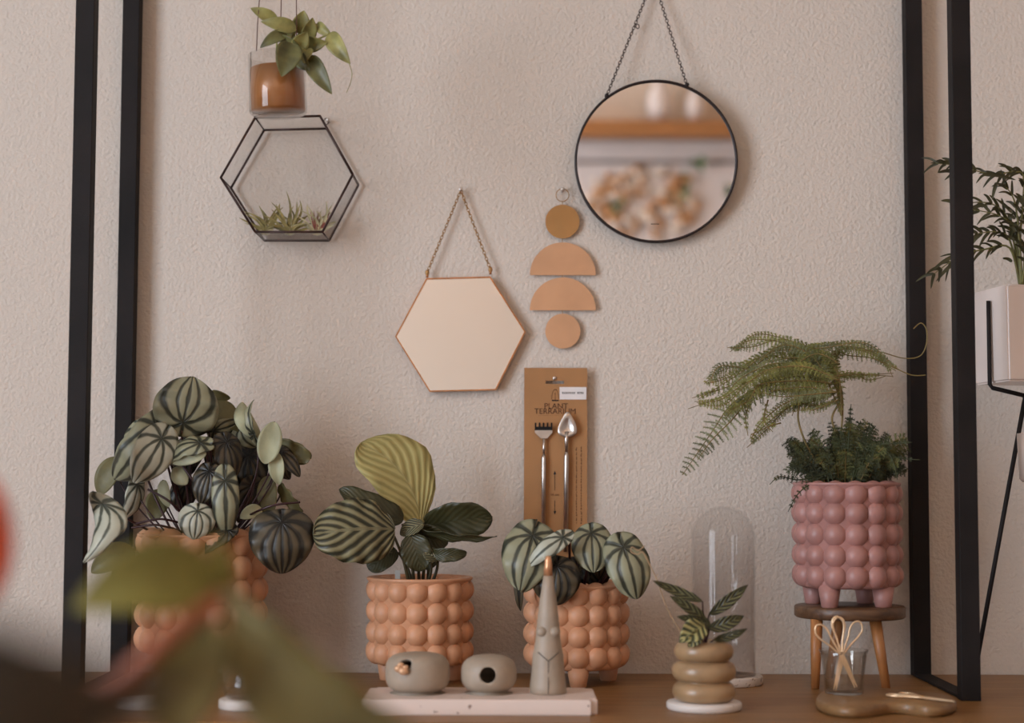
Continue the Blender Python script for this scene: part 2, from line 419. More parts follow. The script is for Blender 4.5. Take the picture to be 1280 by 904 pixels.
# ------------------------------------------------------------------ steel rack of square tubes around the display
t = thing('metal_rack', 'black square-tube steel rack framing the display on both sides', 'rack', (0, -.13, TZ))
RY0, RY1 = -.255, -.0265
def post(pxt, pyt, pxb, pyb, y):
    a = P(pxt, pyt, y); b = P(pxb, pyb, y); x = (a.x+b.x)/2
    k = MB(); k.box((x-.0105, y, TZ), (x+.0105, y+.02, 2.02), M['black'], bev=.0008); k.build('post', t); return x
xlf = post(105, 0, 90, 860, RY0); xlb = post(163.5, 0, 148.5, 838, RY1)
xrf = post(1203, 0, 1212, 860, RY0); xrb = post(1143, 0, 1152.5, 838, RY1)
xl = (xlf+xlb)/2; xr = (xrf+xrb)/2
for x in (xl, xr):
    k = MB(); k.box((x-.010, RY0+.021, TZ+.0005), (x+.010, RY1-.001, TZ+.0035), M['black']); k.build('base_rail', t)
    k = MB(); k.box((x-.010, RY0+.021, 2.0), (x+.010, RY1-.001, 2.02), M['black']); k.build('top_rail', t)
for y in (RY0, RY1):
    k = MB(); k.box((xl+.011, y, 2.0), (xr-.011, y+.02, 2.02), M['black']); k.build('crossbar', t)

# ------------------------------------------------------------------ bubble planters
def zrow(py, y): return P(640, py, y).z
def planter(root, px, y, R, rim, rows, bot, foot_z, n, mat, br, nfeet=4, footR=.7, phase=.0, fh=None):
    c = P(px, 700, y); cx = c.x; rz = zrow(rim, y-R*.9); bz = zrow(bot, y-R)
    zs = [zrow(q, y-R) for q in rows]; rb = R-br*.5; rc = R-br*.98
    k = MB()
    k.lathe([(0, bz), (rb*.9, bz), (rb*.98, bz+.002), (rb*1.0, bz+.006), (rb, rz-.008), (rb+br*.35, rz-.003), (rb+br*.4, rz-.001), (rb+br*.3, rz), (rb-.002, rz), (rb-.004, rz-.004), (rb-.004, rz-.02), (0, rz-.02)], (cx, y, 0), mat, 64)
    for z in zs:
        for i in range(n):
            a = 2*PI*(i+phase)/n-PI/2
            k.ball((cx+rc*math.cos(a), y+rc*math.sin(a), z), (br*1.0, br*1.0, br*1.03), mat, 18, 12)
    pot = k.build('planter', root)
    for i in range(nfeet):
        a = (PI/4+i*PI/2+.12) if nfeet == 4 else -PI/2+i*2*PI/3; fx, fy = cx+R*footR*math.cos(a), y+R*footR*math.sin(a)
        k = MB(); k.lathe([(0, foot_z), (.0085, foot_z), (.0095, foot_z+.001), (.0135, bz+.004), (0, bz+.004)], (fx, fy, 0), mat, 24); k.build('foot', pot)
    k = MB(); k.lathe([(0, rz-.009), (rb-.0045, rz-.010)], (cx, y, 0), M['soil'], 48); k.lathe([(rb-.0045, rz-.0101), (0, rz-.0125)], (cx, y, 0), M['soil'], 48)
    k.build('soil', root)
    return V((cx, y, rz-.009))

# --- watermelon peperomia, large, left
root = thing('watermelon_peperomia', 'large bushy watermelon-striped peperomia in the tall peach bubble pot at the left', 'potted plant', P(253, 700, -.11)*1)
root.location.z = TZ; ORG[root.name] = V(root.location)
s1 = planter(root, 253, -.11, .0775, 670, [682, 713, 744, 775, 806], 822, TZ, 14, M['peach'], .0166)
k = MB(); st = MB()
def lf(k, b, tp, w, m, yb, yt=None, roll=0, bend=.1, cup=.1, **kw):
    yt = yb if yt is None else yt; D = 2.1+(yb+yt)/2
    if m in (M['pep_silver'], M['pep_mid'], M['pep_dark']):
        kw = dict(kw); kw['true'] = True; kw.setdefault('p', .40); kw.setdefault('q', .66); kw.setdefault('lobe', .10); kw.setdefault('wav', .05); kw['nu'] = 12; kw['nv'] = 20
        kw.setdefault('tip', random.uniform(.1, .4)); cup *= .8; kw['q'] = max(kw['q'], .6)
    k.leaf(P(b[0], b[1], yb), P(tp[0], tp[1], yt), w*D/f, m, roll, bend, cup, **kw)
PS, PM_, PD, PU, PO = M['pep_silver'], M['pep_mid'], M['pep_dark'], M['pep_under'], M['pep_olive']
L1 = [((227, 538), (241, 472), 82, PM_, -.155, -.165, 0, .10, -.10, dict(p=.42, q=.5, lobe=.12)),
 ((203, 518), (139, 597), 54, PM_, -.15, -.16, .3, .22, -.15, dict(p=.5, q=.6, side=-.12)),
 ((208, 538), (169, 604), 52, PS, -.17, -.18, -.1, .12, -.12, dict(p=.45, q=.7, lobe=.1)),
 ((148, 572), (124, 619), 30, PO, -.12, -.12, .4, .1, .1, {}),
 ((116, 622), (101, 697), 42, PS, -.23, -.275, .35, .08, -.22, dict(side=-.34, p=.45, q=.8)),
 ((172, 598), (157, 650), 26, PS, -.13, -.14, -.5, .15, -.15, {}),
 ((168, 688), (114, 716), 34, PO, -.13, -.15, .3, .2, .2, {}),
 ((262, 556), (210, 574), 36, PM_, -.17, -.16, .9, .25, -.2, dict(p=.4, q=.4)),
 ((258, 566), (214, 578), 18, PU, -.175, -.165, 0, .12, .1, {}),
 ((280, 545), (292, 600), 40, PD, -.15, -.15, -.4, .15, -.25, {}),
 ((281, 588), (283, 672), 34, PM_, -.18, -.18, 0, .12, -.22, dict(p=.4, q=.6)),
 ((248, 633), (243, 674), 46, PS, -.185, -.19, 0, .12, -.2, dict(p=.42, q=.5)),
 ((264, 583), (250, 630), 36, PD, -.165, -.17, .3, .1, -.1, {}),
 ((324, 548), (302, 503), 24, PU, -.13, -.12, .3, .3, -.2, dict(side=-.2)),
 ((322, 552), (314, 500), 14, PM_, -.135, -.13, -.9, .3, .2, dict(side=.2)),
 ((343, 527), (331, 580), 30, PU, -.15, -.15, 0, .1, .12, dict(p=.6, q=.6)),
 ((346, 552), (388, 574), 27, PO, -.12, -.13, .3, .1, .1, dict(wav=.08, q=.35)),
 ((346, 560), (375, 594), 22, PD, -.13, -.14, -.3, .1, -.1, {}),
 ((345, 566), (349, 606), 20, PU, -.14, -.14, .2, .1, .2, {}),
 ((352, 643), (353, 716), 82, PD, -.185, -.195, 0, .16, -.14, dict(p=.36, q=.48, lobe=.1)),
 ((264, 490), (288, 498), 14, PO, -.10, -.10, .5, .1, .1, {}),
 ((262, 506), (304, 540), 30, PO, -.10, -.12, -.3, .15, .1, {}),
 ((298, 530), (322, 558), 34, PM_, -.12, -.12, 0, .1, -.1, {}),
 ((262, 540), (300, 528), 24, PM_, -.13, -.12, .3, .1, -.1, {}),
 ((216, 586), (234, 605), 22, PU, -.15, -.16, .2, .15, -.2, {}),
 ((203, 612), (192, 652), 30, PO, -.10, -.12, .2, .1, .1, {}),
 ((335, 595), (338, 648), 26, PO, -.12, -.13, .3, .12, .1, {}),
 ((327, 636), (300, 648), 18, PU, -.14, -.15, .3, .1, .2, {}),
 ((350, 605), (378, 640), 20, PO, -.12, -.12, .7, .1, .1, dict(wav=.1)),
 ((204, 600), (211, 634), 17, PU, -.13, -.13, .5, .1, .1, {}),
 ((292, 660), (250, 690), 26, PD, -.17, -.18, .5, .1, -.1, {}),
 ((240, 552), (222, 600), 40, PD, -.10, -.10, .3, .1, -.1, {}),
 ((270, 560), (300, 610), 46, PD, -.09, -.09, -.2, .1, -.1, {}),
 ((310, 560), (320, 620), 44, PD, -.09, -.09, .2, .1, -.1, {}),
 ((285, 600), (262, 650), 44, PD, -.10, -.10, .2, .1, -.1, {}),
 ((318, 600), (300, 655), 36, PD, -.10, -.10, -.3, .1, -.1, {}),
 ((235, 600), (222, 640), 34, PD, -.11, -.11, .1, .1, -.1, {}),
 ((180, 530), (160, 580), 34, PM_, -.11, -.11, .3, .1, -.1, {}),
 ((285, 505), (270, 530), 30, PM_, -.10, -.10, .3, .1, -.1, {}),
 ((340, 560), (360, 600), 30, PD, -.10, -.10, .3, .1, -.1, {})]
for (b, tp, w, m, yb, yt, ro, be, cu, kw) in L1: lf(k, b, tp, w, m, yb, yt, ro, be, cu, **kw)
k.build('foliage', root, solid=.0007)
for (b, tp, w, m, yb, *_) in L1:
    a = P(b[0], b[1], yb); dx = (a.x-s1.x); e = s1+V((max(-.05, min(.05, dx*.35)), random.uniform(-.03, .02), -.004))
    mid = (a+e)/2+V((dx*.25, 0, .012)); mid.y = max(mid.y, -.2)
    st.tube(spline([e, mid, a], 8), .0014 if w > 30 else .001, M['stem_red'], 6)
for (bx, by, ex, ey) in ((228, 665, 165, 660), (230, 655, 170, 655), (300, 650, 375, 628), (270, 650, 210, 560), (240, 655, 185, 612)):
    st.tube(spline([P(bx, by, -.14), P((bx+ex)/2, (by+ey)/2-6, -.16), P(ex, ey, -.15)], 8), .0014, M['stem_red'], 6)
st.build('stems', root)

# --- calathea in pot 2
root = thing('prayer_plant', 'prayer plant with pale striped upright leaf in a low peach bubble pot', 'potted plant', V((P(525, 700, -.10).x, -.10, TZ)))
s2 = planter(root, 525, -.10, .0642, 725, [742, 769, 796, 821], 836, TZ, 15, M['peach'], .0140, 3)
CS, CP, CDk = M['cal_striped'], M['cal_pale'], M['cal_dark']
L2 = [((526, 662), (450, 554), 92, CP, -.11, -.13, .5, .06, .06, dict(p=.75, q=.5, side=.15, wav=.03)),
 ((493, 662), (391, 668), 84, CS, -.15, -.19, .25, .12, -.10, dict(p=.42, q=.52, wav=.05, nv=26, nu=12, nw=4)),
 ((504, 650), (424, 612), 36, CDk, -.13, -.15, .5, .12, .1, dict(p=.4, q=.5, wav=.05, side=-.1)),
 ((528, 660), (615, 646), 50, CDk, -.10, -.11, .3, .1, .12, dict(p=.45, q=.45, wav=.07, side=-.06)),
 ((513, 659), (621, 671), 17, CDk, -.13, -.15, 1.0, .05, .2, dict(p=.5, q=.7, wav=.12)),
 ((520, 664), (560, 680), 34, CDk, -.12, -.12, .3, .1, .1, dict(p=.4, q=.6)),
 ((538, 692), (583, 692), 18, CDk, -.14, -.15, .2, .2, .1, dict(wav=.14, p=.4, q=.4)),
 ((496, 688), (461, 712), 28, CDk, -.12, -.13, .2, .1, .1, dict(p=.4, q=.35, wav=.05)),
 ((514, 668), (527, 714), 38, CDk, -.14, -.14, 0, .1, .1, dict(p=.4, q=.5, wav=.05)),
 ((542, 668), (530, 712), 34, CDk, -.11, -.11, 0, .1, .1, dict(p=.4, q=.5, wav=.05)),
 ((530, 655), (500, 668), 22, CS, -.14, -.13, .5, .1, .1, {}),
 ((548, 700), (528, 690), 20, CS, -.145, -.145, .5, .1, .1, {})]
names = {}
for i, (b, tp, w, m, yb, yt, ro, be, cu, kw) in enumerate(L2):
    k = MB(); lf(k, b, tp, w, m, yb, yt, ro, be, cu, **kw); o = k.build('leaf', root, solid=.0007)
    if i == 0: o['label'] = 'upright pale yellow-green leaf'
    if i == 1: o['label'] = 'broad silver and green striped leaf'
for (b, e, y) in (((490, 664), (512, 728), -.15), ((503, 655), (518, 728), -.13), ((526, 661), (528, 728), -.11), ((529, 660), (535, 728), -.10), ((514, 660), (524, 728), -.12), ((538, 692), (533, 728), -.12), ((548, 690), (538, 728), -.1), ((498, 690), (516, 728), -.11)):
    k = MB(); a = P(b[0], b[1], y); q = P(e[0], e[1], y*.5-.05); q.z = s2.z-.003
    k.tube(spline([q, (a+q)/2+V((.003, 0, 0)), a], 6), [.0022-.0008*i/12 for i in range(13)], M['green_stem'], 7); k.build('stem', root)
k = MB(); a = P(497, 731, -.13); k.box((a.x-.003, -.131, s2.z-.003), (a.x+.003, -.130, P(497, 713, -.13).z), M['tag_plastic']); k.build('plant_label', root)

# --- small watermelon peperomia in pot 3
root = thing('watermelon_peperomia', 'small watermelon-striped peperomia in peach bubble pot beneath the brown tool card', 'potted plant', V((P(721, 700, -.10).x, -.10, TZ)))
s3 = planter(root, 721, -.10, .0633, 733, [745, 771, 798, 824], 841, TZ, 15, M['peach'], .0140, 3)
k = MB(); st = MB()
L3 = [((669, 661), (650, 733), 68, PM_, -.16, -.19, .1, .12, -.18, dict(p=.42, q=.55, lobe=.15)),
 ((712, 668), (660, 706), 26, PS, -.18, -.19, .3, .15, -.12, dict(p=.5, q=.7)),
 ((697, 700), (691, 756), 62, PD, -.17, -.18, 0, .12, -.15, dict(p=.42, q=.55, lobe=.1)),
 ((739, 660), (742, 714), 52, PM_, -.15, -.17, 0, .12, -.18, dict(p=.42, q=.6, lobe=.12)),
 ((775, 674), (797, 748), 56, PM_, -.17, -.185, -.2, .15, -.2, dict(p=.42, q=.5, lobe=.12)),
 ((655, 700), (649, 764), 15, PD, -.15, -.15, .4, .1, .1, {}),
 ((736, 700), (756, 732), 40, PD, -.11, -.11, 0, .1, .1, {}),
 ((722, 700), (716, 735), 40, PD, -.11, -.11, 0, .1, .1, {}),
 ((770, 715), (800, 745), 20, PD, -.16, -.17, .5, .1, .1, {}),
 ((690, 672), (700, 690), 20, PU, -.13, -.13, .5, .1, .1, {}),
 ((765, 690), (750, 725), 30, PD, -.12, -.12, 0, .1, .1, {})]
L3[1] = ((712, 668), (660, 706), 26, PS, -.18, -.19, .3, .15, -.12, dict(p=.5, q=.7))
for (b, tp, w, m, yb, yt, ro, be, cu, kw) in L3:
    lf(k, b, tp, w, m, yb, yt, ro, be, cu, **kw)
    a = P(b[0], b[1], yb); e = s3+V(((a.x-s3.x)*.4, random.uniform(-.03, .01), -.003))
    st.tube(spline([e, (a+e)/2+V(((a.x-s3.x)*.2, 0, .008)), a], 8), .0015, M['stem_red'], 6)
k.build('foliage', root, solid=.0007); st.build('stems', root)

# --- three-legged stool and asparagus fern in pink pot
YS = -.11
cs = P(1062, 760, YS); zt = zrow(761, YS-.064); zb = zrow(776, YS-.064)
root = thing('plant_stool', 'small round dark-topped stool on splayed honey-wood legs under the pink pot', 'stool', V((cs.x, YS, TZ)))
k = MB(); k.lathe([(0, zb), (.0625, zb), (.0645, zb+.002), (.0645, zt-.002), (.063, zt), (.0, zt)], (cs.x, YS, 0), M['stool_top'], 64); k.build('seat', root)
for (tx, bx, ty, by) in ((1021, 1019, -.145, -.15), (1094, 1108, -.145, -.152), (1050, 1036, -.065, -.05)):
    a = P(tx, 780, ty); a.z = zb; b = P(bx, 858, by); b.z = TZ
    k = MB(); k.tube([b, b.lerp(a, .5), a], [.0048, .0062, .0072], M['stool_wood'], 16); k.build('leg', root)
root = thing('asparagus_fern', 'feathery asparagus fern arching from the dusty pink bubble pot on the stool', 'potted plant', V((P(1059, 700, YS).x, YS, zt)))
s4 = planter(root, 1059, YS, .0648, 602, [616, 641, 668, 695, 721], 737, zt, 14, M['pink'], .0147, 4)
def frond(k, path, y0, y1, wl, m, ms=None, step=.0030, curl=.35, droop=.1, needle=.0042, side=(1, -1), dens=1.0, prof=None):
    pts = [P(q[0], q[1], y0+(y1-y0)*i/(len(path)-1)) for i, q in enumerate(path)]
    sp = spline(pts, 10); n = len(sp)
    (ms or k).tube(sp, [.0010-.0006*i/n for i in range(n)], M['fern_stem'] if m is not M['fern_dark'] else M['fern_dark'], 5)
    acc = 0
    for i in range(2, n-1):
        acc += (sp[i]-sp[i-1]).length
        if acc < step: continue
        acc = 0; t = i/n; tn = (sp[i+1]-sp[i-1]).normalized()
        pr = prof(t) if prof else min(1, t*5)*(1-t)**.6
        L = wl*pr*random.uniform(.75, 1.1)
        if L < .002: continue
        for sg in side:
            sd = tn.cross((CAM-sp[i]).normalized()).normalized()*sg
            d = (sd*.85+tn*curl+V((random.uniform(-.12, .12), random.uniform(-.5, .5), random.uniform(-.12, .05)))).normalized()
            e = sp[i]+d*L+V((0, 0, -droop*L)); mid = (sp[i]+e)/2+V((0, 0, droop*L*.4))
            q = spline([sp[i], mid, e], 5); k.tube(q, .0004, m, 3, cap=False)
            m_ = max(3, int(L/.0011*dens))
            for j in range(m_):
                tt = (j+.5)/m_; p0 = q[0].lerp(q[5], tt*2) if tt < .5 else q[5].lerp(q[-1], tt*2-1)
                for g in (1, -1):
                    dd = (d*.6+d.cross((CAM-p0).normalized()).normalized()*g*.8+V((random.uniform(-.3, .3),)*1+(random.uniform(-.6, .6), random.uniform(-.3, .3)))).normalized()
                    nl = needle*random.uniform(.6, 1.1)*(1-.5*tt); sdn = dd.cross(V((0, 1, 0)))
                    sdn = (sdn.normalized() if sdn.length > 1e-4 else V((1, 0, 0)))*.00042
                    k.add([p0-sdn, p0+sdn, p0+dd*nl], [[0, 1, 2]], m)
k = MB(); st = MB(); FL, FG, FD = M['fern_light'], M['fern_grey'], M['fern_dark']
B4 = (1052, 600)
for (path, y0, y1, wl, m, kw) in [
 ([(1052, 520), (1040, 470), (1010, 442), (965, 440), (920, 470), (872, 500)], -.11, -.14, .014, FL, dict(droop=.3)),
 ([(1052, 500), (1030, 452), (985, 430), (940, 425), (912, 440)], -.1, -.1, .012, FL, dict(side=(1, -1), droop=.3)),
 ([(985, 480), (950, 485), (915, 505), (890, 540), (868, 572), (853, 594)], -.13, -.15, .026, FG, dict(step=.0055, curl=.2, droop=.05)),
 ([(1040, 480), (1000, 470), (960, 480), (930, 500), (905, 520)], -.14, -.16, .018, FL, dict(droop=.3)),
 ([(1045, 490), (1010, 495), (980, 505), (950, 530), (938, 552)], -.13, -.15, .010, FL, dict(droop=.2)),
 ([(940, 500), (932, 520), (935, 545)], -.14, -.15, .004, FL, {}),
 ([(960, 500), (955, 525), (966, 540)], -.14, -.15, .004, FL, {}),
 ([(976, 529), (962, 533), (938, 544)], -.14, -.15, .003, FL, {}),
 ([(1050, 480), (1040, 448), (1060, 436), (1095, 445), (1125, 463)], -.1, -.12, .009, FL, dict(droop=.3)),
 ([(1030, 470), (1000, 440), (1030, 432), (1080, 436), (1110, 452)], -.12, -.12, .012, FL, dict(droop=.5)),
 ([(1048, 470), (1000, 448), (950, 455), (905, 462), (880, 480)], -.12, -.13, .016, FL, dict(droop=.3)),
 ([(1048, 475), (1010, 460), (970, 462), (930, 480), (900, 500), (868, 502)], -.15, -.16, .012, FL, dict(droop=.3)),
 ([(1046, 490), (1010, 484), (975, 487), (950, 492)], -.15, -.16, .012, FL, dict(droop=.3)),
 ([(1046, 470), (1065, 466), (1085, 475), (1108, 470)], -.12, -.12, .006, FL, dict(droop=.3)),
 ([(1050, 455), (1020, 450), (985, 462), (960, 470)], -.13, -.12, .013, FL, dict(droop=.3)),
 ([(1048, 500), (1025, 507), (1000, 505), (985, 515)], -.13, -.12, .006, FL, dict(droop=.3)),
 ([(1020, 478), (1002, 490), (990, 520)], -.13, -.12, .009, FL, dict(droop=.3)),
 ([(935, 500), (915, 525), (890, 550), (872, 575)], -.15, -.16, .020, FG, dict(step=.005, curl=.1, droop=.05)),
 ]:
    frond(k, path, y0, y1, wl, m, st, **kw)
    if m is FL and len(path) > 3:
        for r_ in range(2): frond(k, [(a+random.uniform(-9, 9)*min(1, i_), b+random.uniform(-8, 10)*min(1, i_)) for i_, (a, b) in enumerate(path)], y0+random.uniform(-.02, .02), y1+random.uniform(-.03, .03), wl*.9, FL if r_ else FG, st, **kw)
o = k.build('light_fronds', root)
k = MB()
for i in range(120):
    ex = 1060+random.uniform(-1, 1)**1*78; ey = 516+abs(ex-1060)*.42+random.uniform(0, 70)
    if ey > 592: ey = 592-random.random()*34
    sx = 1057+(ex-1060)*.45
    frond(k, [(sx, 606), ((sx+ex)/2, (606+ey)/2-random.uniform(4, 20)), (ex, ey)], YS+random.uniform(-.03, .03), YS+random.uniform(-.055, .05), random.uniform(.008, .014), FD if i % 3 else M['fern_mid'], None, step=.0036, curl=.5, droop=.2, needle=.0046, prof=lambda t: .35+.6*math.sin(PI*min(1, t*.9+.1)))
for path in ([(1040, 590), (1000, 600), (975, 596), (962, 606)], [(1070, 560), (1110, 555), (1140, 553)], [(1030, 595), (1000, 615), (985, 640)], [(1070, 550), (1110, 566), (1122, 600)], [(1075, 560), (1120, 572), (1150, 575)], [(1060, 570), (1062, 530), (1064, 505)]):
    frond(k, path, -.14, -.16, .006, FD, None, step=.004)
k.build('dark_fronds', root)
for path in ([(1078, 438), (1100, 440), (1130, 448), (1150, 445), (1158, 430), (1158, 412), (1151, 404), (1142, 411)], [(1090, 447), (1118, 460), (1140, 469), (1157, 469)], [(1052, 600), (1052, 560), (1040, 525), (1050, 500), (1049, 478), (1042, 468)], [(1050, 600), (1050, 560), (1053, 520), (1052, 490), (1045, 470)], [(1035, 600), (1010, 560), (998, 526), (1000, 500), (1004, 480)]):
    st.tube(spline([P(a, b, -.125) for a, b in path], 8), .0007 if path[0][0] > 1060 else .0013, M['fern_stem'], 6)
st.build('stems', root)

# ------------------------------------------------------------------ tray with ceramics
YT0, YT1 = -.378, -.275
xl_, xr_ = P(452, 880, YT0).x, P(747, 880, YT0).x; ZT = TZ+.0158
root_pts = []
k = MB(); bm = bmesh.new(); bmesh.ops.create_cube(bm, size=1)
for q in bm.verts: q.co = V((q.co.x*(xr_-xl_), q.co.y*(YT1-YT0), q.co.z*.0158))
bmesh.ops.bevel(bm, geom=[e for e in bm.edges if abs(e.verts[0].co.z-e.verts[1].co.z) > .01], offset=.007, segments=4, affect='EDGES')
bmesh.ops.bevel(bm, geom=[e for e in bm.edges if abs(e.verts[0].co.z-e.verts[1].co.z) < .001], offset=.0012, segments=2, affect='EDGES')
k.bm(bm, M['plaster_tray'], None, V(((xl_+xr_)/2, (YT0+YT1)/2, TZ+.0079)), flat=True)
tag(k.build('serving_tray', org=V(((xl_+xr_)/2, (YT0+YT1)/2, TZ))), 'long pale terrazzo tray at the table front carrying the grey ceramics', 'tray')
def carved(name, px, y, prof, hole, hr, label):
    c = P(px, 850, y); c.z = ZT
    k = MB(); k.lathe(prof, (c.x, y, ZT), M['grey_clay'], 64); o = k.build(name, org=V((c.x, y, ZT)))
    mxr = max(r for r, z in prof); mxz = prof[-1][1]
    j = MB(); j.ball((c.x, y, ZT+mxz*.5), (mxr*.85, mxr*.85, mxz*.38), M['hole_dark'], 32, 16)
    cav = j.build('tmp', org=V((c.x, y, ZT)))
    j = MB(); d = hole[1].normalized(); p0 = V((c.x, y, ZT))+hole[0]
    j.tube([p0-d*.03, p0+d*.02], hr, M['hole_dark'], 32); cyl = j.build('tmp', org=V((c.x, y, ZT)))
    cav.location = cyl.location = o.location
    for q in (cav, cyl):
        md = o.modifiers.new('b', 'BOOLEAN'); md.operation = 'DIFFERENCE'; md.object = q; md.solver = 'EXACT'
        bpy.context.view_layer.update()
        me = bpy.data.meshes.new_from_object(o.evaluated_get(bpy.context.evaluated_depsgraph_get()))
        o.modifiers.clear(); o.data = me; bpy.data.objects.remove(q)
    o.data.name = name
    return tag(o, label, 'vase')
def sq(R, h, n=14, e=3.2):
    pr = [(0, 0), (R*.86, 0)]
    for i in range(n+1):
        a = -PI/2*.72+i/n*(PI/2*.72+PI/2)
        x = math.copysign(abs(math.cos(a))**(2/e), math.cos(a)); z = math.copysign(abs(math.sin(a))**(2/e), math.sin(a))
        pr.append((R*x if i < n else 0, h*(.5+.5*z)))
    return [q for i, q in enumerate(pr)]
YV = -.322
v1 = carved('bud_vase', 522, YV, sq(.0338, .042), (V((-.011, -.029, .0325)), V((-.25, -1, .55))), .0068, 'wide squat grey clay vase with a tan pebble in its dark hole')
c = V((P(522, 850, YV).x, YV, ZT))
k = MB()
for q, r in (((-.0175, -.0335, .0285), .0042), ((-.0125, -.0355, .0262), .0045), ((-.0155, -.0345, .0325), .003), ((-.0105, -.0350, .0300), .0028)): k.ball(c+V(q), (r*1.2, r*.6, r*.9), M['copper'], 12, 8)
tag(k.build('clay_pebble', org=c+V((-.014, -.033, .026))), 'tiny tan pebble lodged in the hole of the wide grey vase', 'ornament')
v2 = carved('bud_vase', 611, YV, sq(.0292, .040, e=2.7), (V((-.0005, -.027, .0215)), V((0, -1, .08))), .0082, 'smaller round grey clay vase with a clean dark round hole')
c = V((P(685, 850, YV).x, YV, ZT))
root = thing('cone_figurine', 'tall tapering grey clay figurine with copper tip on the tray', 'figurine', c)
k = MB(); h = .1435
def zz(py): return (868-py)*.000848
k.lathe([(0, 0), (.0185, 0), (.0195, .0015), (.0190, .008), (.0170, zz(838)), (.0160, zz(821)), (.0138, zz(808)), (.0128, zz(800)), (.0125, zz(792)), (.0112, zz(778)), (.0092, zz(757)), (.0068, zz(738)), (.0050, zz(724))], c, M['grey_clay'], 40)
for sx in (-1, 1): k.ball(c+V((sx*.0068, -.0093, zz(792))), (.0058, .0052, .0054), M['grey_clay'], 16, 12)
k.build('body', root)
k = MB(); k.lathe([(.0050, zz(724)), (.0042, zz(712)), (.0036, zz(704)), (.0028, zz(700)), (0, zz(699))], c, M['copper_tip'], 24); k.build('tip', root)
k = MB()
def onb(dx, py, out=.0001):
    z = zz(py); r = .0190 if py > 845 else (.0170+(845-py)*-.00004 if py > 835 else .0165 - (835-py)*.00003)
    return c+V((dx, -math.sqrt(max(1e-8, (r+out)**2-dx*dx)), z))
k.tube([onb(0, q) for q in (867, 860, 852, 845, 838, 832, 827)], .0005, M['groove'], 6)
k.tube([onb(x*.0012, 827-abs(x)*1.15) for x in range(-9, 10)], .0005, M['groove'], 6)
k.build('carved_lines', root)

# ------------------------------------------------------------------ cloche
YC = -.105; c = V((P(905, 840, YC).x, YC, TZ))
k = MB(); k.lathe([(0, 0), (.0440, 0), (.0452, .0015), (.0452, .0090), (.0442, .0102), (0, .0102)], c, M['cork_stone'], 64)
tag(k.build('stone_coaster', org=c), 'round speckled stone base under the tall glass dome', 'coaster')
zt_ = zrow(632, YC)-TZ; rd = .0375; pr = [(rd, .0103)]
for i in range(0, 13): a = PI/2*i/12; pr.append((rd*math.cos(a), zt_-rd*.95+rd*.95*math.sin(a)))
pr = pr[:1]+[(rd, .06), (rd, .12)]+pr[1:]
pin = [(max(0, r-.0014), z-(.0014 if z > .13 else 0)) for r, z in pr][::-1]
k = MB(); k.lathe(pr+pin, c, M['glass'], 64)
tag(k.build('glass_cloche', org=c+V((0, 0, .0103))), 'tall clear glass dome standing behind the ribbed tan pot', 'cloche')

# ------------------------------------------------------------------ ribbed pot with small plant
YR = -.325; c = V((P(880, 870, YR).x, YR, TZ))
k = MB(); k.lathe([(0, 0), (.0375, 0), (.0392, .002), (.0392, .0065), (.0380, .0082), (0, .0082)], c, M['white_stone'], 64)
tag(k.build('saucer', org=c), 'white stone saucer under the three-ringed tan pot', 'saucer')
root = thing('small_prayer_plant', 'little dark-leaved plant in a pot of three stacked tan rings', 'potted plant', c+V((0, 0, .0083)))
k = MB(); z0 = .0083
pr = [(0, z0)]
for j, (R_, zc, rm) in enumerate(((.0225, z0+.0105, .0105), (.0228, z0+.0315, .0108), (.0208, z0+.0520, .0102))):
    for i in range(13):
        a = -PI/2*.86+i/12*PI*.86; pr.append((R_+rm*math.cos(a), zc+rm*math.sin(a)))
pr += [(.0190, z0+.0625), (.0175, z0+.058), (.0165, z0+.050), (0, z0+.050)]
k.lathe(pr, c, M['tan_clay'], 64); k.build('planter', root)
k = MB(); k.lathe([(.0168, z0+.0560), (0, z0+.0575)], c, M['soil'], 32); k.build('soil', root)
k = MB(); st = MB(); CM, CB = M['cal_small'], M['cal_bright']
L5 = [((878, 752), (816, 726), 13, CM, -.33, -.33, .2, -.08), ((883, 776), (837, 745), 14, CM, -.33, -.34, .2, .08), ((880, 780), (846, 771), 12, CM, -.33, -.34, .2, .12), ((881, 782), (849, 803), 30, CB, -.34, -.355, .2, .15),
 ((886, 769), (935, 731), 16, CM, -.32, -.32, .2, .06), ((885, 786), (930, 770), 18, CM, -.33, -.33, .2, .12), ((892, 800), (934, 786), 12, CM, -.33, -.335, .3, .12), ((874, 789), (860, 809), 18, CB, -.35, -.355, -.2, .1), ((888, 782), (868, 776), 14, CM, -.33, -.33, .3, .1)]
for (b, tp, w, m, yb, yt, ro, be) in L5:
    lf(k, b, tp, w, m, yb, yt, ro, be, .18, p=.7, q=.9, wav=.05)
    a = P(b[0], b[1], yb); e = c+V((.001, 0, z0+.055)); st.tube(spline([e, (a+e)/2, a], 5), .0009, M['stem_red'], 6)
k.build('foliage', root, solid=.0005); st.build('stems', root)
k = MB(); k.tube(spline([c+V((-.013, 0, z0+.055)), P(836, 765, YR), P(822, 727, YR), P(809, 700, YR), P(803, 690, YR), P(797, 693, YR), P(789, 690, YR), P(790, 684, YR), P(798, 688, YR), P(806, 682, YR)], 6), .0007, M['dry_tan'], 6); k.build('dried_stalk', root)

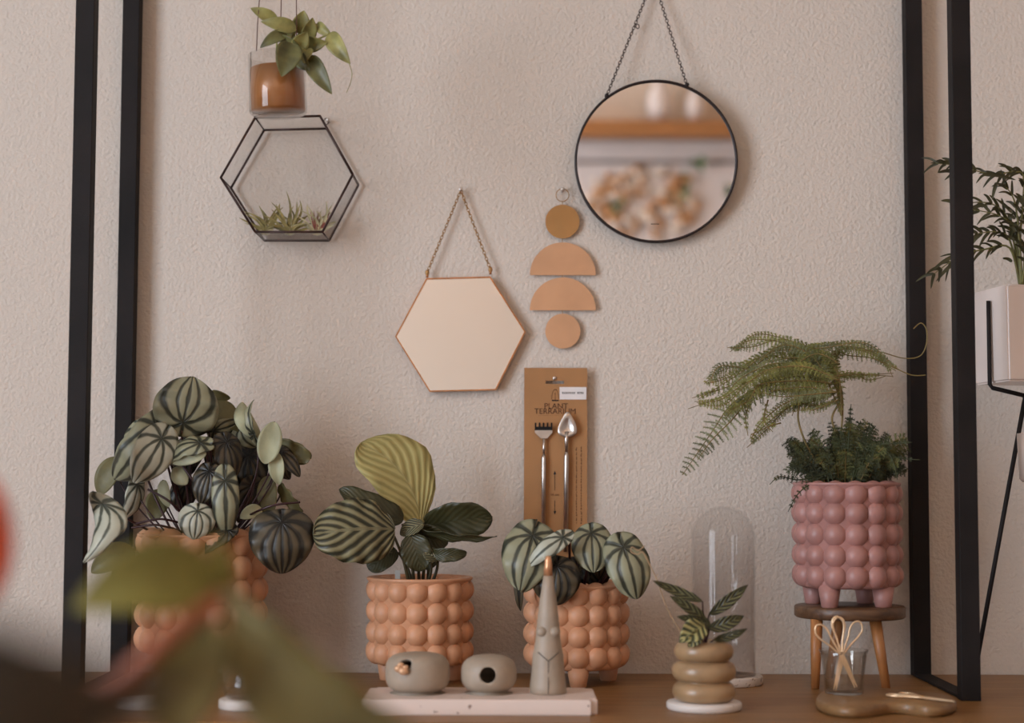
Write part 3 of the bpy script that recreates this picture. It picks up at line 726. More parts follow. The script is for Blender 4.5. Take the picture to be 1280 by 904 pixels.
# ------------------------------------------------------------------ board, cup, scissors
ZB = TZ+.0115
out = [(1020, 871), (1024, 877), (1040, 882), (1065, 884.5), (1090, 882.5), (1112, 879.5), (1135, 880), (1160, 883), (1182, 882), (1195, 877), (1192, 871), (1172, 866), (1145, 863), (1110, 860), (1080, 857.5), (1050, 857), (1030, 862)]
pts = spline([G(a, b, ZB) for a, b in out], 5, closed=True)
cen = sum(pts, V((0, 0, 0)))/len(pts)
k = MB(); rings = [(.94, -.0115), (.985, -.0095), (1, -.006), (.99, -.0015), (.96, 0)]; n = len(pts); vs = []; fs = []
for sc, dz in rings:
    for q in pts: vs.append(V((cen.x+(q.x-cen.x)*sc, cen.y+(q.y-cen.y)*sc, ZB+dz)))
for i in range(len(rings)-1):
    for j in range(n): l = (j+1) % n; fs.append([i*n+j, i*n+l, (i+1)*n+l, (i+1)*n+j])
fs += [list(range(n))[::-1], [(len(rings)-1)*n+j for j in range(n)]]
k.add(vs, fs, M['board_wood']); tag(k.build('wooden_board', org=V((cen.x, cen.y, TZ))), 'kidney-shaped wooden board holding the glass of scissors', 'board')
YG = -.285; c = V((P(1055, 860, YG).x, YG, ZB+.0002)); hc = zrow(811, YG)-c.z
k = MB(); k.lathe([(0, 0), (.0190, 0), (.0205, .001), (.0218, hc*.5), (.0242, hc*.88), (.0262, hc), (.0252, hc), (.0232, hc*.88), (.0205, hc*.5), (.0192, .0045), (0, .0035)], c, M['cup_glass'], 48)
tag(k.build('drinking_glass', org=c), 'small clear drinking glass full of scissors on the wooden board', 'glass')
def scissors(origin, mat, label, a=.5):
    # local frame: x across, z up, blades towards -z; matrix places it
    o = thing('craft_scissors', label, 'scissors', origin, None)
    for sx in (-1, 1):
        def tp(q): return origin+mat @ V(q)
        lo = [(sx*.0015, 0, 0), (sx*.0075, 0, .012), (sx*.0135, 0, .022), (sx*.0160, 0, .030), (sx*.0125, 0, .0370), (sx*.0065, 0, .0360), (sx*.0030, 0, .029), (sx*.0028, 0, .020), (sx*.0016, 0, .008)]
        k = MB(); k.tube([tp(q) for q in spline([V(q) for q in lo], 6, closed=True)], .00105, M['rose_gold'], 8, closed=True); k.build('handle', o)
        k = MB(); s_ = -sx
        bl = [tp(q) for q in ((-.0022, sx*.0005, .004), (.0022, sx*.0005, .004), (.0030*1, sx*.0005, -.012), (s_*.0012+.0004, sx*.0005, -.040), (s_*.0012-.0002, sx*.0005, -.040), (-.0026, sx*.0005, -.012))]
        k.prism(bl, mat @ V((0, .0008, 0)), M['rose_gold']); k.build('blade', o)
    k = MB(); k.tube([origin+mat @ V((0, -.0012, 0)), origin+mat @ V((0, .0022, 0))], .0018, M['brass'], 12); k.build('pivot', o)
    return o
Rx = lambda a: Matrix.Rotation(a, 3, 'X')
Ry = lambda a: Matrix.Rotation(a, 3, 'Y')
cc = V((c.x, YG, c.z))
scissors(V((P(1050, 815, YG).x, YG-.004, zrow(815, YG))), Ry(-.42) @ Rx(.05), 'rose gold scissors leaning left in the small glass')
scissors(V((P(1054, 817, YG).x, YG+.006, zrow(817, YG))), Ry(.22) @ Rx(-.04), 'rose gold scissors leaning right in the small glass')
a = G(1153, 872, ZB+.0025)
scissors(a, Matrix(((.80, 0, -.60), (.60, 0, .80), (0, 1, 0))).to_3x3(), 'rose gold scissors lying flat on the wooden board')

# ------------------------------------------------------------------ bottle and coasters at the left
for (px, lab) in ((311, 'white stone coaster under the glass bottle'), (183, 'empty white stone coaster left of the bottle')):
    yb = -.325; c = V((P(px, 878, yb).x, yb, TZ)); rr = .031
    k = MB(); k.lathe([(0, 0), (rr-.001, 0), (rr, .001), (rr, .0085), (rr-.0015, .0098), (0, .0098)], c, M['white_stone'], 56)
    tag(k.build('stone_coaster', org=c), lab, 'coaster')
    if px == 311:
        hb = zrow(783, yb)-TZ; z0 = .010
        pr = [(0, z0), (.022, z0), (.0255, z0+.004), (.0275, z0+.014), (.0255, z0+.026), (.019, z0+.034), (.0125, z0+.040), (.0100, z0+.047), (.0098, hb-.006), (.0115, hb-.003), (.0115, hb)]
        pin = [(max(0, r-.0013), z) for r, z in pr[1:]][::-1]; pin[-1] = (pin[-1][0], z0+.002)
        k = MB(); k.lathe(pr+pin+[(0, z0+.002)], c, M['cup_glass'], 48)
        tag(k.build('glass_bottle', org=c+V((0, 0, z0))), 'clear round-bellied glass bottle behind the blurred foreground leaves', 'bottle')

# ------------------------------------------------------------------ things on the wall
def link_chain(k, A, B, m, L=.0056, r=.00055, wr=.0018):
    A, B = V(A), V(B); n = max(2, int((B-A).length/(L*.72))); ax = (B-A).normalized()
    s1_ = ax.cross(V((0, 1, 0))).normalized(); s2_ = V((0, 1, 0))
    for i in range(n):
        c = A.lerp(B, (i+.5)/n); sd = (s1_*.9+s2_*.5) if i % 2 else (s1_*.35-s2_*.9)
        k.tube([c+ax*math.cos(a)*L/2+sd*math.sin(a)*wr for a in [2*PI*j/10 for j in range(10)]], r, m, 4, closed=True)
def nail(px, py, label):
    a = P(px, py, -.010); k = MB(); k.tube([V((a.x, 0.004, a.z)), V((a.x, -.013, a.z+.001))], .0012, M['steel'], 8); k.ball((a.x, -.013, a.z+.001), (.0024, .0012, .0024), M['steel'], 12, 8)
    return tag(k.build('nail', org=a), label, 'nail', None)
# round mirror (tilts forward from its lower rim)
tm = math.radians(3.5); R_ = .1005; cm = P(820, 202, -.018)
def tl(x, z, d=0): # mirror-plane coords -> world
    return cm+V((x, -math.sin(tm)*z-d*math.cos(tm), math.cos(tm)*z-d*math.sin(tm)))
root = thing('round_mirror', 'round mirror in a thin dark metal frame hanging from a chain', 'mirror', V((cm.x, cm.y, cm.z-R_)))
k = MB(); ring = [(R_*1.0*math.cos(a), R_*math.sin(a)) for a in [2*PI*i/96 for i in range(96)]]
fr = []
for x, z in ring: fr.append((x, z))
n = 96; vs = []; fs = []
for (s_, d) in ((1.0, -.0055), (1.0+.016, -.0055), (1.016, .004), (.986, .004), (.986, -.002)):
    for x, z in fr: vs.append(tl(x*s_, z*s_, d))
for i in range(4):
    for j in range(n): l = (j+1) % n; fs.append([i*n+j, i*n+l, (i+1)*n+l, (i+1)*n+j])
fs.append([j for j in range(n)]); k.add(vs, fs, M['frame_dark'], flat=False); k.build('frame', root)
k = MB(); k.add([tl(x*.99, z*.99, .001) for x, z in fr], [list(range(n))[::-1]], M['mirror'], flat=True); k.build('mirror_glass', root)
k = MB(); a = tl(-.001, -.0785, .0014); k.box(a-V((.005, .0002, .0004)), a+V((.005, .0002, .0004)), M['black_ink']); k.build('maker_mark', root)
na = P(817, -28, -.010); k = MB(); mk = MB()
for (px, py) in ((757, 112), (856, 100)):
    q = P(px, py, 0); x, z = q.x-cm.x, 0; ang = math.atan2(1, 1); z = math.sqrt(R_**2-x*x); e = tl(x, z+.003, 0); link_chain(k, e, V((na.x, -.008, na.z)), M['chain_dark'])
    mk = MB(); mk.tube([e+V((0, .003, 0)), e+V((0, -.004, 0))], .0026, M['frame_dark'], 10); mk.tube([tl(x, z-.001, 0), e], .0016, M['frame_dark'], 8); mk.build('chain_lug', root)
e = P(797, 33, -.008); mk2 = MB(); k.tube([e+V((.002*math.cos(b), 0, .003*math.sin(b))) for b in [2*PI*j/12 for j in range(12)]], .0007, M['chain_dark'], 5, closed=True)
k.build('chain', root); nail(817, -28, 'nail in the wall holding the round mirror chain')
# hexagonal mirror
hx = [(533, 348), (613, 346), (657, 415), (620, 488), (537, 490), (494, 421)]
YM = -.010; hp = [P(a, b, YM) for a, b in hx]; hc_ = sum(hp, V((0, 0, 0)))/6
root = thing('hexagonal_mirror', 'hexagonal mirror in a thin gold frame hanging from a chain', 'mirror', V((hc_.x, YM, hp[4].z)))
k = MB(); n = 6; vs = []; fs = []
for (s_, y) in ((.975, .006), (1.0, .006), (1.0, -.003), (.978, -.003), (.978, .001)):
    for q in hp: w = hc_+(q-hc_)*s_; vs.append(V((w.x, YM+y, w.z)))
for i in range(4):
    for j in range(n): l = (j+1) % n; fs.append([i*n+j, i*n+l, (i+1)*n+l, (i+1)*n+j])
fs.append(list(range(6))); k.add(vs, fs, M['gold'], flat=True); k.build('frame', root)
k = MB(); k.add([V(((hc_+(q-hc_)*.98).x, YM-.0005, (hc_+(q-hc_)*.98).z)) for q in hp], [list(range(6))], M['mirror'], flat=True); k.build('mirror_glass', root)
k = MB(); mk = MB(); na = P(576, 238, -.008)
for (px, py) in ((534, 341), (613, 337)):
    e = P(px, py, YM); link_chain(k, e, V((na.x, -.008, na.z)), M['brass'], .0056); mk = MB(); mk.ball(e, (.0028, .0022, .0038), M['brass'], 10, 8); mk.tube([e, e-V((0, 0, .006))], .0016, M['gold'], 8); mk.build('chain_lug', root)
k.build('chain', root); nail(576, 238, 'nail in the wall holding the hexagonal mirror chain')
# geometric wall hanging
root = thing('wall_hanging', 'copper and brass wall hanging of discs and half discs on a ring', 'wall decoration', P(703, 340, -.006))
def disc(px, py, rpx, m, half=False, name='disc', lab=None):
    y = -.007; c = P(px, py, y); r = rpx*2.093/f; N = 48
    pts = [(c.x+r*math.cos(a), y, c.z+r*math.sin(a)) for a in ([PI*i/N for i in range(N+1)] if half else [2*PI*i/N for i in range(N)])]
    k = MB(); k.prism(pts, (0, .0016, 0), m); o = k.build(name, root)
    if lab: o['label'] = lab
disc(703, 277, 21.5, M['brass'], lab='darker brass disc'); disc(703.5, 344, 41.5, M['copper'], True, 'half_disc'); disc(703.5, 388, 41.5, M['copper'], True, 'half_disc'); disc(703.5, 414, 22, M['copper'])
k = MB(); k.tube([P(703+8*math.cos(a), 244+8*math.sin(a), -.007) for a in [2*PI*i/24 for i in range(24)]], .0006, M['brass'], 6, closed=True); k.build('ring', root)
for (y0, y1) in ((252, 258), (297, 306), (343, 350), (387, 394)): k = MB(); k.tube([P(703, y0, -.0062), P(703, y1, -.0062)], .0005, M['brass'], 6); k.build('wire_link', root)
nail(703, 238, 'nail in the wall above the copper wall hanging')
# tool card
YK = -.012
kl, kr, ktop, kbot = P(655, 560, YK).x, P(734, 560, YK).x, P(694, 460, YK).z, P(694, 722, YK).z
root = thing('tool_card', 'brown kraft card packed with miniature terrarium rake and trowel, above the small peperomia', 'tool set', V(((kl+kr)/2, YK, kbot)))
def K(px, py, d=.0): return P(px, py, YK-d)
# card with a real hanging slot
s0, s1x = K(682, 476), K(705, 480)
k = MB()
for (a, b) in (((kl, ktop), (s0.x, kbot)), ((s1x.x, ktop), (kr, kbot)), ((s0.x, ktop), (s1x.x, s0.z)), ((s0.x, s1x.z), (s1x.x, kbot))):
    k.box((a[0], YK, b[1]), (b[0], YK+.0012, a[1]), M['card'])
k.build('card', root)
text('printed_title', 'PLANT', .0098, K(695, 508, .0003), root, M['ink']); text('printed_title', 'TERRARIUM', .0098, K(694, 514.5, .0003), root, M['ink'])
k = MB()
for i in range(14): a = K(674+i*2.4, 519.5, .0002); k.box(a-V((.0008, .0001, .0001)), a+V((.0007, .0001, .00015)), M['ink'])
k.build('printed_line', root)
for (ya, yb_, hd) in ((592, 613, 592), (626, 640, 640)):
    k = MB(); a, b = K(693.5, ya, .0003), K(693.5, yb_, .0003); k.box((a.x-.00035, a.y, b.z), (a.x+.00035, a.y+.0002, a.z), M['black_ink'])
    h_ = K(693.5, hd, .0004); sg = 1 if hd == 592 else -1
    k.prism([h_+V((-.0018, 0, -.0012*sg)), h_+V((.0018, 0, -.0012*sg)), h_+V((0, 0, .0035*sg))], (0, .0003, 0), M['black_ink']); k.build('printed_arrow', root)
for col_ in (720.5, 726.5):
    yy = 560; k = MB()
    while yy < 655:
        ln = random.choice((1.2, 2, 2.6)); a = K(col_+random.uniform(-.3, .3), yy, .0002); k.box(a-V((.0005, .0001, ln*.0005)), a+V((.0006, .0001, ln*.0005)), M['ink']); yy += ln+1.1
    k.build('printed_small_text', root)
a = K(694, 501, .0003); k = MB()
k.lathe([(.0045, 0), (.0040, -.0012), (.0030, -.0016), (0, -.0016)], a+V((0, 0, .001)), M['black_ink'], 16, 1, .05)
k.tube([K(694+4.5*math.cos(b), 499-12*max(0, math.sin(b)), .0003) for b in [PI*i/14 for i in range(15)]], .0002, M['ink'], 4); k.tube([K(694, 500, .0003), K(694, 491, .0003)], .00025, M['ink'], 4)
k.tube([K(692.5, 487, .0003), K(695.5, 487, .0003)], .0003, M['ink'], 4); k.build('printed_logo', root)
text('printed_size', '16 cm', .0044, K(693.5, 618.5, .0003), root, M['ink'])
k = MB(); a, b = K(699.5, 499.5, .0006), K(733, 484, .0006); k.box((a.x, a.y-.0003, a.z), (b.x, a.y+.0003, b.z), M['sticker']); sk = k.build('sticker', root)
k = MB(); xx = 702.5
for i in range(13):
    w_ = random.uniform(1.4, 2.0)
    if i != 8:
        a = K(xx+w_/2, 491.3, .0010); k.box(a-V((w_*.0004, .0001, .0011)), a+V((w_*.0004, .0001, .0011)), M['black_ink']); 
        a = K(xx+w_/2, 491.3, .0011); k.box(a-V((w_*.0002, .0001, .0003)), a+V((w_*.0002, .0001, .0003)), M['sticker'])
    xx += w_+.35
k.build('small_print', sk)
# rake
rk = MB(); d = .005
cx = 680
hd = [K(668.5, 538, d), K(690.5, 538, d), K(690.5, 541, d), K(684, 548, d), K(676, 548, d), K(668.5, 541, d)]
rk.prism(hd, (0, .0010, 0), M['steel'])
rk.tube([K(680, 548, d), K(679.7, 570, d)], .0017, M['steel'], 10); rk.tube([K(679.7, 568, d), K(679.6, 573, d), K(679.2, 690, d)], [.0018, .0028, .0028], M['steel'], 14)
o = rk.build('rake', root)
tn = MB(); tn.prism([K(668.5, 533.5, d+.001), K(690.5, 533.5, d+.001), K(690.5, 538, d), K(668.5, 538, d)], (0, .0014, 0), M['hole_dark'])
for i in range(5): x0 = 668.5+i*5; tn.prism([K(x0, 528.5, d+.002), K(x0+2, 528.5, d+.002), K(x0+2, 534, d+.001), K(x0, 534, d+.001)], (0, .0012, 0), M['hole_dark'])
tn.build('tines', o)
tw = MB(); cl = [(709.5, 515), (703, 523), (698.5, 533), (698, 541), (702, 545), (709, 547), (716, 545), (720.5, 541), (720, 532), (716, 523)]
cpt = K(709, 535, d-.003)
ed = spline([K(a, b, d+.003) for a, b in cl], 4, closed=True); mid_ = [cpt.lerp(q, .55)+V((0, -.0002, 0)) for q in ed]; nn = len(ed)
tw.add(ed+mid_+[cpt], [[i, (i+1) % nn, nn+(i+1) % nn, nn+i] for i in range(nn)]+[[nn+i, nn+(i+1) % nn, 2*nn] for i in range(nn)], M['steel'])
tw.tube([K(708.5, 540, d), K(708, 549, d+.001), K(708, 568, d)], [.0026, .0022, .0017], M['steel'], 10); tw.tube([K(708, 565, d), K(708, 571, d), K(707, 690, d)], [.0018, .0028, .0028], M['steel'], 14)
tw.build('trowel', root, solid=.0006)
nail(693, 474, 'nail in the wall through the slot of the tool card')

# hexagonal air plant terrarium
root = thing('glass_terrarium', 'hexagonal dark-edged glass wall terrarium holding air plants', 'terrarium', P(365, 290, -.05))
YT_F, YT_B = -.082, -.008
ff = [(319, 147), (400, 145), (441, 218), (403, 290), (319, 290), (276, 222)]; bb = [(327, 161), (407, 159), (447, 229), (407, 299.5), (328, 301), (289, 233)]
fp = [P(a, b, YT_F) for a, b in ff]; 
bpnt = [V((q.x, YT_B, q.z)) for q in fp]
k = MB()
for i in range(6):
    j = (i+1) % 6; k.tube([fp[i], fp[j]], .0015, M['lead'], 8); k.tube([bpnt[i], bpnt[j]], .0015, M['lead'], 8); k.tube([fp[i], bpnt[i]], .0010, M['lead'], 8); k.ball(fp[i], .0014, M['lead'], 8, 6)
k.build('frame', root)
for i in range(6):
    j = (i+1) % 6; k = MB(); nrm = (fp[j]-fp[i]).cross(V((0, 1, 0))).normalized()*.0008; k.prism([fp[i], fp[j], bpnt[j], bpnt[i]], nrm, M['pane']); k.build('side_pane', root)
k = MB(); k.prism(bpnt, (0, .0012, 0), M['pane']); k.build('back_pane', root)
k = MB(); a = P(408, 152, -.004); k.tube([a+V((.003*math.cos(q), -.001, .004*math.sin(q))) for q in [2*PI*i/14 for i in range(14)]], .0006, M['lead'], 5, closed=True); k.tube([a+V((-.002, -.002, -.002)), bpnt[1]], .0007, M['lead'], 5); k.build('hanging_loop', root)
nail(410, 151, 'nail in the wall holding the glass terrarium')
zf = fp[4].z+.0015
def airplant(px, n, h, spread, m, lab, tips=None, seed=1):
    random.seed(seed); y = -.045; c = P(px, 290, y); c.z = zf
    rt = thing('air_plant', lab, 'air plant', c)
    for mm, nn_, hh in ((m, n, h), (M['tillandsia_pale'], n//2, h*.45)):
        k = MB()
        for i in range(nn_):
            a = random.uniform(-1, 1)*spread; az = random.uniform(0, 2*PI); L = hh*random.uniform(.6, 1.05)*(1.1-.35*abs(a)/spread)
            dx = math.sin(a)*L; dz = max(.006, math.cos(a)*L); dy = math.sin(az)*L*.3
            cu = random.uniform(-.2, .2)*L
            k.blade([c+V((random.uniform(-.004, .004), 0, .001)), c+V((dx*.35+cu, dy*.4, dz*.55+.002)), c+V((dx, dy, dz))], .0042, mm, p=.05, q=.8)
        k.build('leaves' if hh == h else 'lower_leaves', rt)
    if tips:
        k = MB()
        for i in range(8):
            a = random.uniform(-.7, .9); k.blade([c+V((0, 0, .003)), c+V((math.sin(a)*.012, -.003, .014)), c+V((math.sin(a)*.02, -.004, .03))], .003, tips, p=.05, q=.8)
        k.build('red_leaves', rt)
airplant(332, 15, .046, 1.15, M['tillandsia'], 'small spiky air plant at the left in the terrarium', seed=3)
airplant(363, 22, .052, 1.25, M['tillandsia'], 'tallest air plant, in the middle of the terrarium', seed=9)
airplant(397, 16, .044, 1.1, M['tillandsia_pale'], 'reddish-tipped air plant at the right in the terrarium', M['tillandsia_red'], seed=5)
random.seed(21)

# ------------------------------------------------------------------ hanging pothos
YH = RY0+.01; c0 = P(348, 142, YH); sc = (2.1+YH)/f
root = thing('hanging_pothos', 'yellow-green pothos in a copper and glass pot hung on strings', 'hanging plant', c0)
tilt = Ry(-.045) @ Rx(-.02); rp = 36.3*sc; hp_ = 75*sc
def hl(q): return c0+tilt @ V(q)
k = MB(); k.lathe([(0, 0), (rp*.96, 0), (rp, .002), (rp, hp_), (rp*.955, hp_), (rp*.95, .003), (0, .003)], c0, M['clear_pot'], 56, tilt=tilt); k.build('glass_pot', root)
k = MB(); k.lathe([(0, .0032), (rp*.935, .0032), (rp*.94, 57*sc), (rp*.90, 57*sc), (rp*.90, .02), (0, .02)], c0, M['copper_band'], 56, tilt=tilt); k.build('copper_band', root)
k = MB(); k.lathe([(rp*.895, 52*sc), (0, 54*sc)], c0, M['soil'], 40, tilt=tilt); k.build('soil', root)
k = MB()
for (bx, by_, dx) in ((-.6, -.7, 338), (.0, .92, 360), (.75, -.5, 376)):
    a = hl((rp*bx, rp*by_, hp_)); top = P(358, 20, YH); k.tube([a, V((a.x*.985+top.x*.015, YH+(a.y-YH)*.9, a.z+.03)), V((c0.x+.006+bx*.003, YH, 1.999))], .0006, M['string'], 5)
k.build('strings', root)
k = MB(); st = MB(); PT, PK = M['pothos'], M['pothos_dark']
L6 = [((346, 27), (313, 10), 17, PT, -.01, .2, .1), ((370, 37), (326, 27), 20, PT, -.015, .3, .12), ((358, 42), (325, 60), 17, PK, -.02, .4, .15), ((365, 54), (352, 96), 34, PK, -.035, 0, .1), ((374, 42), (380, 13), 24, PT, .01, 0, .1), ((381, 52), (391, 22), 20, PT, .0, .3, .1), ((379, 54), (409, 53), 22, PT, -.01, .3, .1), ((412, 42), (438, 80), 23, PT, -.01, .2, .12), ((386, 71), (415, 118), 24, PK, -.02, .1, .1), ((396, 30), (416, 46), 14, PT, 0, .2, .1), ((370, 60), (384, 40), 22, PT, -.02, .2, .1), ((384, 60), (380, 80), 18, PT, -.02, .2, .1), ((352, 48), (374, 56), 16, PK, -.02, .4, .1), ((374, 70), (388, 88), 20, PK, -.02, .4, .1), ((364, 30), (366, 55), 18, PT, .0, .4, .1)]
for (b, tp, w, m, dy, ro, be) in L6:
    lf(k, b, tp, w, m, YH+dy, YH+dy-.008, ro, be, .16, p=.45, q=.85)
    a = P(b[0], b[1], YH+dy); e = hl(((a.x-c0.x)*.25, -.003, 54*sc)); st.tube(spline([e, (a+e)/2+V((0, 0, .008)), a], 6), .0011, PT, 6)
k.build('foliage', root, solid=.0005)
st.tube(spline([P(436, 78, YH-.02), P(440, 92, YH-.02), P(438, 104, YH-.02), P(433, 116, YH-.02)], 6), .0004, PT, 5); st.build('stems', root)

# ------------------------------------------------------------------ wire plant stand with white pots, right
YP = -.125; cx = P(1289, 480, YP).x; z1 = zrow(484, YP)
root = thing('wire_plant_stand', 'black wire plant stand behind the right post, cut by the frame', 'plant stand', V((cx, YP, TZ)))
k = MB()
rs = P(1289, 480, YP).x-P(1233, 480, YP).x
k2 = .7
cr = [V((cx-rs, YP-.014, 0)), V((cx+.058, YP-.034, 0)), V((cx+.03, YP+.072, 0)), V((cx-.03, YP-rs*.85, 0))]
hub = V((cx-.010, YP-.01, z1-.009))
for a in cr[:3]:
    k.tube(spline([V((a.x, a.y, zrow(376, YP))), V((a.x, a.y, z1+.004))], 3)+[V((a.x*.93+hub.x*.07, a.y, z1)), V((hub.x, hub.y, hub.z))], .0026, M['black'], 8)
    # foot
k.tube([hub, hub+V((0, 0, -.02))], .0035, M['black'], 8)
k.build('cradle', root)
for (fx, fy) in ((-.001+P(1217, 850, -.10).x, -.10), (cx+.12, -.13), (cx+.07, -.03)):
    k = MB(); k.tube([V((fx, fy, TZ)), V((hub.x+(fx-hub.x)*.02, hub.y, hub.z-.005))], .0028, M['black'], 8); k.build('leg', root)
root = thing('bamboo_palm', 'bamboo-like palm in a square white glazed pot on the wire stand', 'potted plant', V((cx, YP, z1)))
zt4 = zrow(360, YP)
def sqpot(k, cx, cy, z0, z1_, h0, h1, rot, m, th=.004):
    vs = []; fs = []
    for (hh, z) in ((h0, z0), (h1, z1_), (h1-th, z1_), (h1-th, z1_-.015)):
        for (sx, sy) in ((-1, -1), (1, -1), (1, 1), (-1, 1)): q = Matrix.Rotation(rot, 3, 'Z') @ V((sx*hh, sy*hh, 0)); vs.append(V((cx+q.x, cy+q.y, z)))
    for i in range(3):
        for j in range(4): l = (j+1) % 4; fs.append([i*4+j, i*4+l, (i+1)*4+l, (i+1)*4+j])
    fs += [[3, 2, 1, 0]]; bm = bmesh.new(); vv = [bm.verts.new(q) for q in vs]; [bm.faces.new([vv[i] for i in fc]) for fc in fs]
    bmesh.ops.bevel(bm, geom=[e for e in bm.edges if not e.is_boundary], offset=.0022, segments=3, affect='EDGES'); k.bm(bm, m, flat=True)
k = MB(); hs = .0470; sqpot(k, cx-.002, YP, z1+.006, zt4, hs, hs*1.03, .14, M['white_pot']); k.build('planter', root)
k = MB(); 
for zz_ in (zt4-.012,): k.add([V((cx-.002, YP, zz_))+Matrix.Rotation(.14, 3, 'Z') @ V((a*hs*.95, b*hs*.95, 0)) for a, b in ((-1, -1), (1, -1), (1, 1), (-1, 1))], [[0, 1, 2, 3]], M['soil'], flat=True)
k.build('soil', root)
k = MB(); st = MB()
stems = [[(1276, 358), (1275, 300), (1280, 225), (1268, 215), (1240, 218), (1200, 208), (1170, 204)], [(1275, 358), (1262, 310), (1230, 312), (1200, 320), (1168, 342)], [(1276, 358), (1268, 290), (1250, 270), (1215, 262)], [(1278, 358), (1270, 260), (1256, 232)], [(1279, 358), (1283, 280), (1290, 220)], [(1276, 358), (1262, 300), (1245, 290), (1222, 292)], [(1277, 358), (1290, 300), (1330, 240)], [(1278, 358), (1300, 300), (1340, 280)], [(1276, 358), (1262, 280), (1240, 255), (1205, 254)]]
for si, pth in enumerate(stems):
    sp = spline([P(a, b, YP+(.01*(si % 3))-.04*i/len(pth)) for i, (a, b) in enumerate(pth)], 6); st.tube(sp, [.0016-.0012*i/len(sp) for i in range(len(sp))], M['palm_stem'], 6)
    for i in range(int(len(sp)*.32), len(sp), 2):
        tn_ = (sp[min(i+1, len(sp)-1)]-sp[i-1]).normalized()
        for sg in (1, -1):
            d = (tn_*.85+tn_.cross(V((0, 1, 0)))*sg*.5+V((0, random.uniform(-.5, .5), random.uniform(-.35, .15)))).normalized(); L = random.uniform(.014, .026)
            k.blade([sp[i], sp[i]+d*L*.5+V((0, 0, .001)), sp[i]+d*L+V((0, 0, -.003))], random.uniform(.0026, .0042), M['palm'], p=.3, q=.7)
for i in range(60):
    bx, by = random.uniform(1262, 1300), random.uniform(250, 330); a = random.uniform(.2, 2.9); L = random.uniform(10, 24)
    y_ = YP+random.uniform(-.03, .02); k.blade([P(bx, by, y_), P(bx-math.cos(a)*L*.5*-1 if False else bx+math.cos(a+1.2)*L*.5, by-math.sin(a)*L*.5, y_), P(bx+math.cos(a+1.2)*L, by-math.sin(a)*L+3, y_-.004)], .0038, M['palm'], p=.3, q=.7)
for (b, e) in (((1200, 205), (1163, 204)), ((1195, 215), (1172, 216)), ((1195, 255), (1176, 251)), ((1196, 318), (1163, 340)), ((1196, 326), (1170, 352)), ((1246, 228), (1240, 250)), ((1228, 218), (1270, 225)), ((1215, 260), (1235, 258))):
    k.blade([P(b[0], b[1], YP-.03), P((b[0]+e[0])/2, (b[1]+e[1])/2-2, YP-.03), P(e[0], e[1], YP-.03)], .0046, M['palm'], p=.3, q=.7)
k.build('foliage', root); st.build('stems', root)
root = thing('white_pot', 'small white pot on a little black stool below the wire stand', 'pot', V((P(1306, 570, -.2).x, -.2, 0)))
# (its own three-legged riser is built with it below)
cxp = P(1312, 570, -.19).x; za, zb_ = zrow(540, -.19), zrow(601, -.19)
root.location = (cxp, -.19, zb_); ORG[root.name] = V(root.location)
k = MB(); k.lathe([(0, zb_), (.030, zb_), (.0335, zb_+.004), (.0355, za), (.033, za), (.031, za-.02), (0, za-.02)], (cxp, -.19, 0), M['white_pot'], 40); k.build('planter', root)
k = MB(); k.lathe([(.0315, za-.006), (0, za-.005)], (cxp, -.19, 0), M['soil'], 24); k.build('soil', root)
root['label'] = 'small white glazed pot cut by the right edge, below the square pot'
r2 = thing('pot_riser', 'black riser under the small white pot beyond the right edge', 'riser', V((cxp, -.19, TZ)))
k = MB(); k.lathe([(0, zb_-.006), (.028, zb_-.006), (.028, zb_), (0, zb_)], (cxp, -.19, 0), M['black'], 32); k.build('plate', r2)
for i in range(3):
    a = i*2*PI/3; k = MB(); k.tube([(cxp+.02*math.cos(a), -.19+.02*math.sin(a), zb_-.005), (cxp+.03*math.cos(a), -.19+.03*math.sin(a), TZ)], .002, M['black']); k.build('leg', r2)

# ------------------------------------------------------------------ blurred plant in the foreground, on a tall pedestal table
YQ = -1.33; sq_ = (2.1+YQ)/f
base = V((P(80, 900, YQ).x, YQ, .70))
root = thing('pedestal_table', 'slim round pedestal table in the foreground under the leafy plant', 'side table', V((base.x, YQ, 0)))
k = MB(); k.lathe([(0, .68), (.14, .68), (.142, .69), (.14, .70), (0, .70)], (base.x, YQ, 0), M['table_wood'], 48); k.build('tabletop', root)
k = MB(); k.lathe([(0, 0), (.12, 0), (.12, .012), (.02, .03), (.018, .68), (0, .68)], (base.x, YQ, 0), M['black'], 32); k.build('pedestal', root)
root = thing('leafy_houseplant', 'out-of-focus broad-leaved plant with russet stems at the lower left foreground', 'potted plant', base)
k = MB(); k.lathe([(0, .70), (.055, .70), (.058, .703), (.072, .81), (.069, .81), (.066, .79), (0, .79)], (base.x, YQ, 0), M['terracotta'], 40); k.build('planter', root)
k = MB(); k.lathe([(.066, .795), (0, .798)], (base.x, YQ, 0), M['soil'], 32); k.build('soil', root)
so = V((base.x, YQ, .797))
st = MB()
def Q(px, py, dy=0): return P(px, py, YQ+dy)
st.tube(spline([so, Q(70, 900, -.02), Q(150, 850, -.04), Q(215, 795, -.04), Q(280, 745, -.02)], 8), [.0060-.0022*i/32 for i in range(33)], M['fg_stem'], 10)
st.tube(spline([Q(280, 745, -.02), Q(330, 775, -.04), Q(390, 820, -.04), Q(450, 890, -.04)], 6), [.0034-.0014*i/18 for i in range(19)], M['fg_leaf2'], 8)
st.tube(spline([so+V((.01, .01, 0)), Q(-20, 900, .02), Q(-60, 800, .02), Q(-50, 720, .02)], 6), .0026, M['fg_stem'], 8)
st.tube(spline([so+V((-.01, -.01, 0)), Q(20, 930, -.05), Q(60, 900, -.06), Q(110, 880, -.06)], 6), .004, M['fg_stem'], 8)
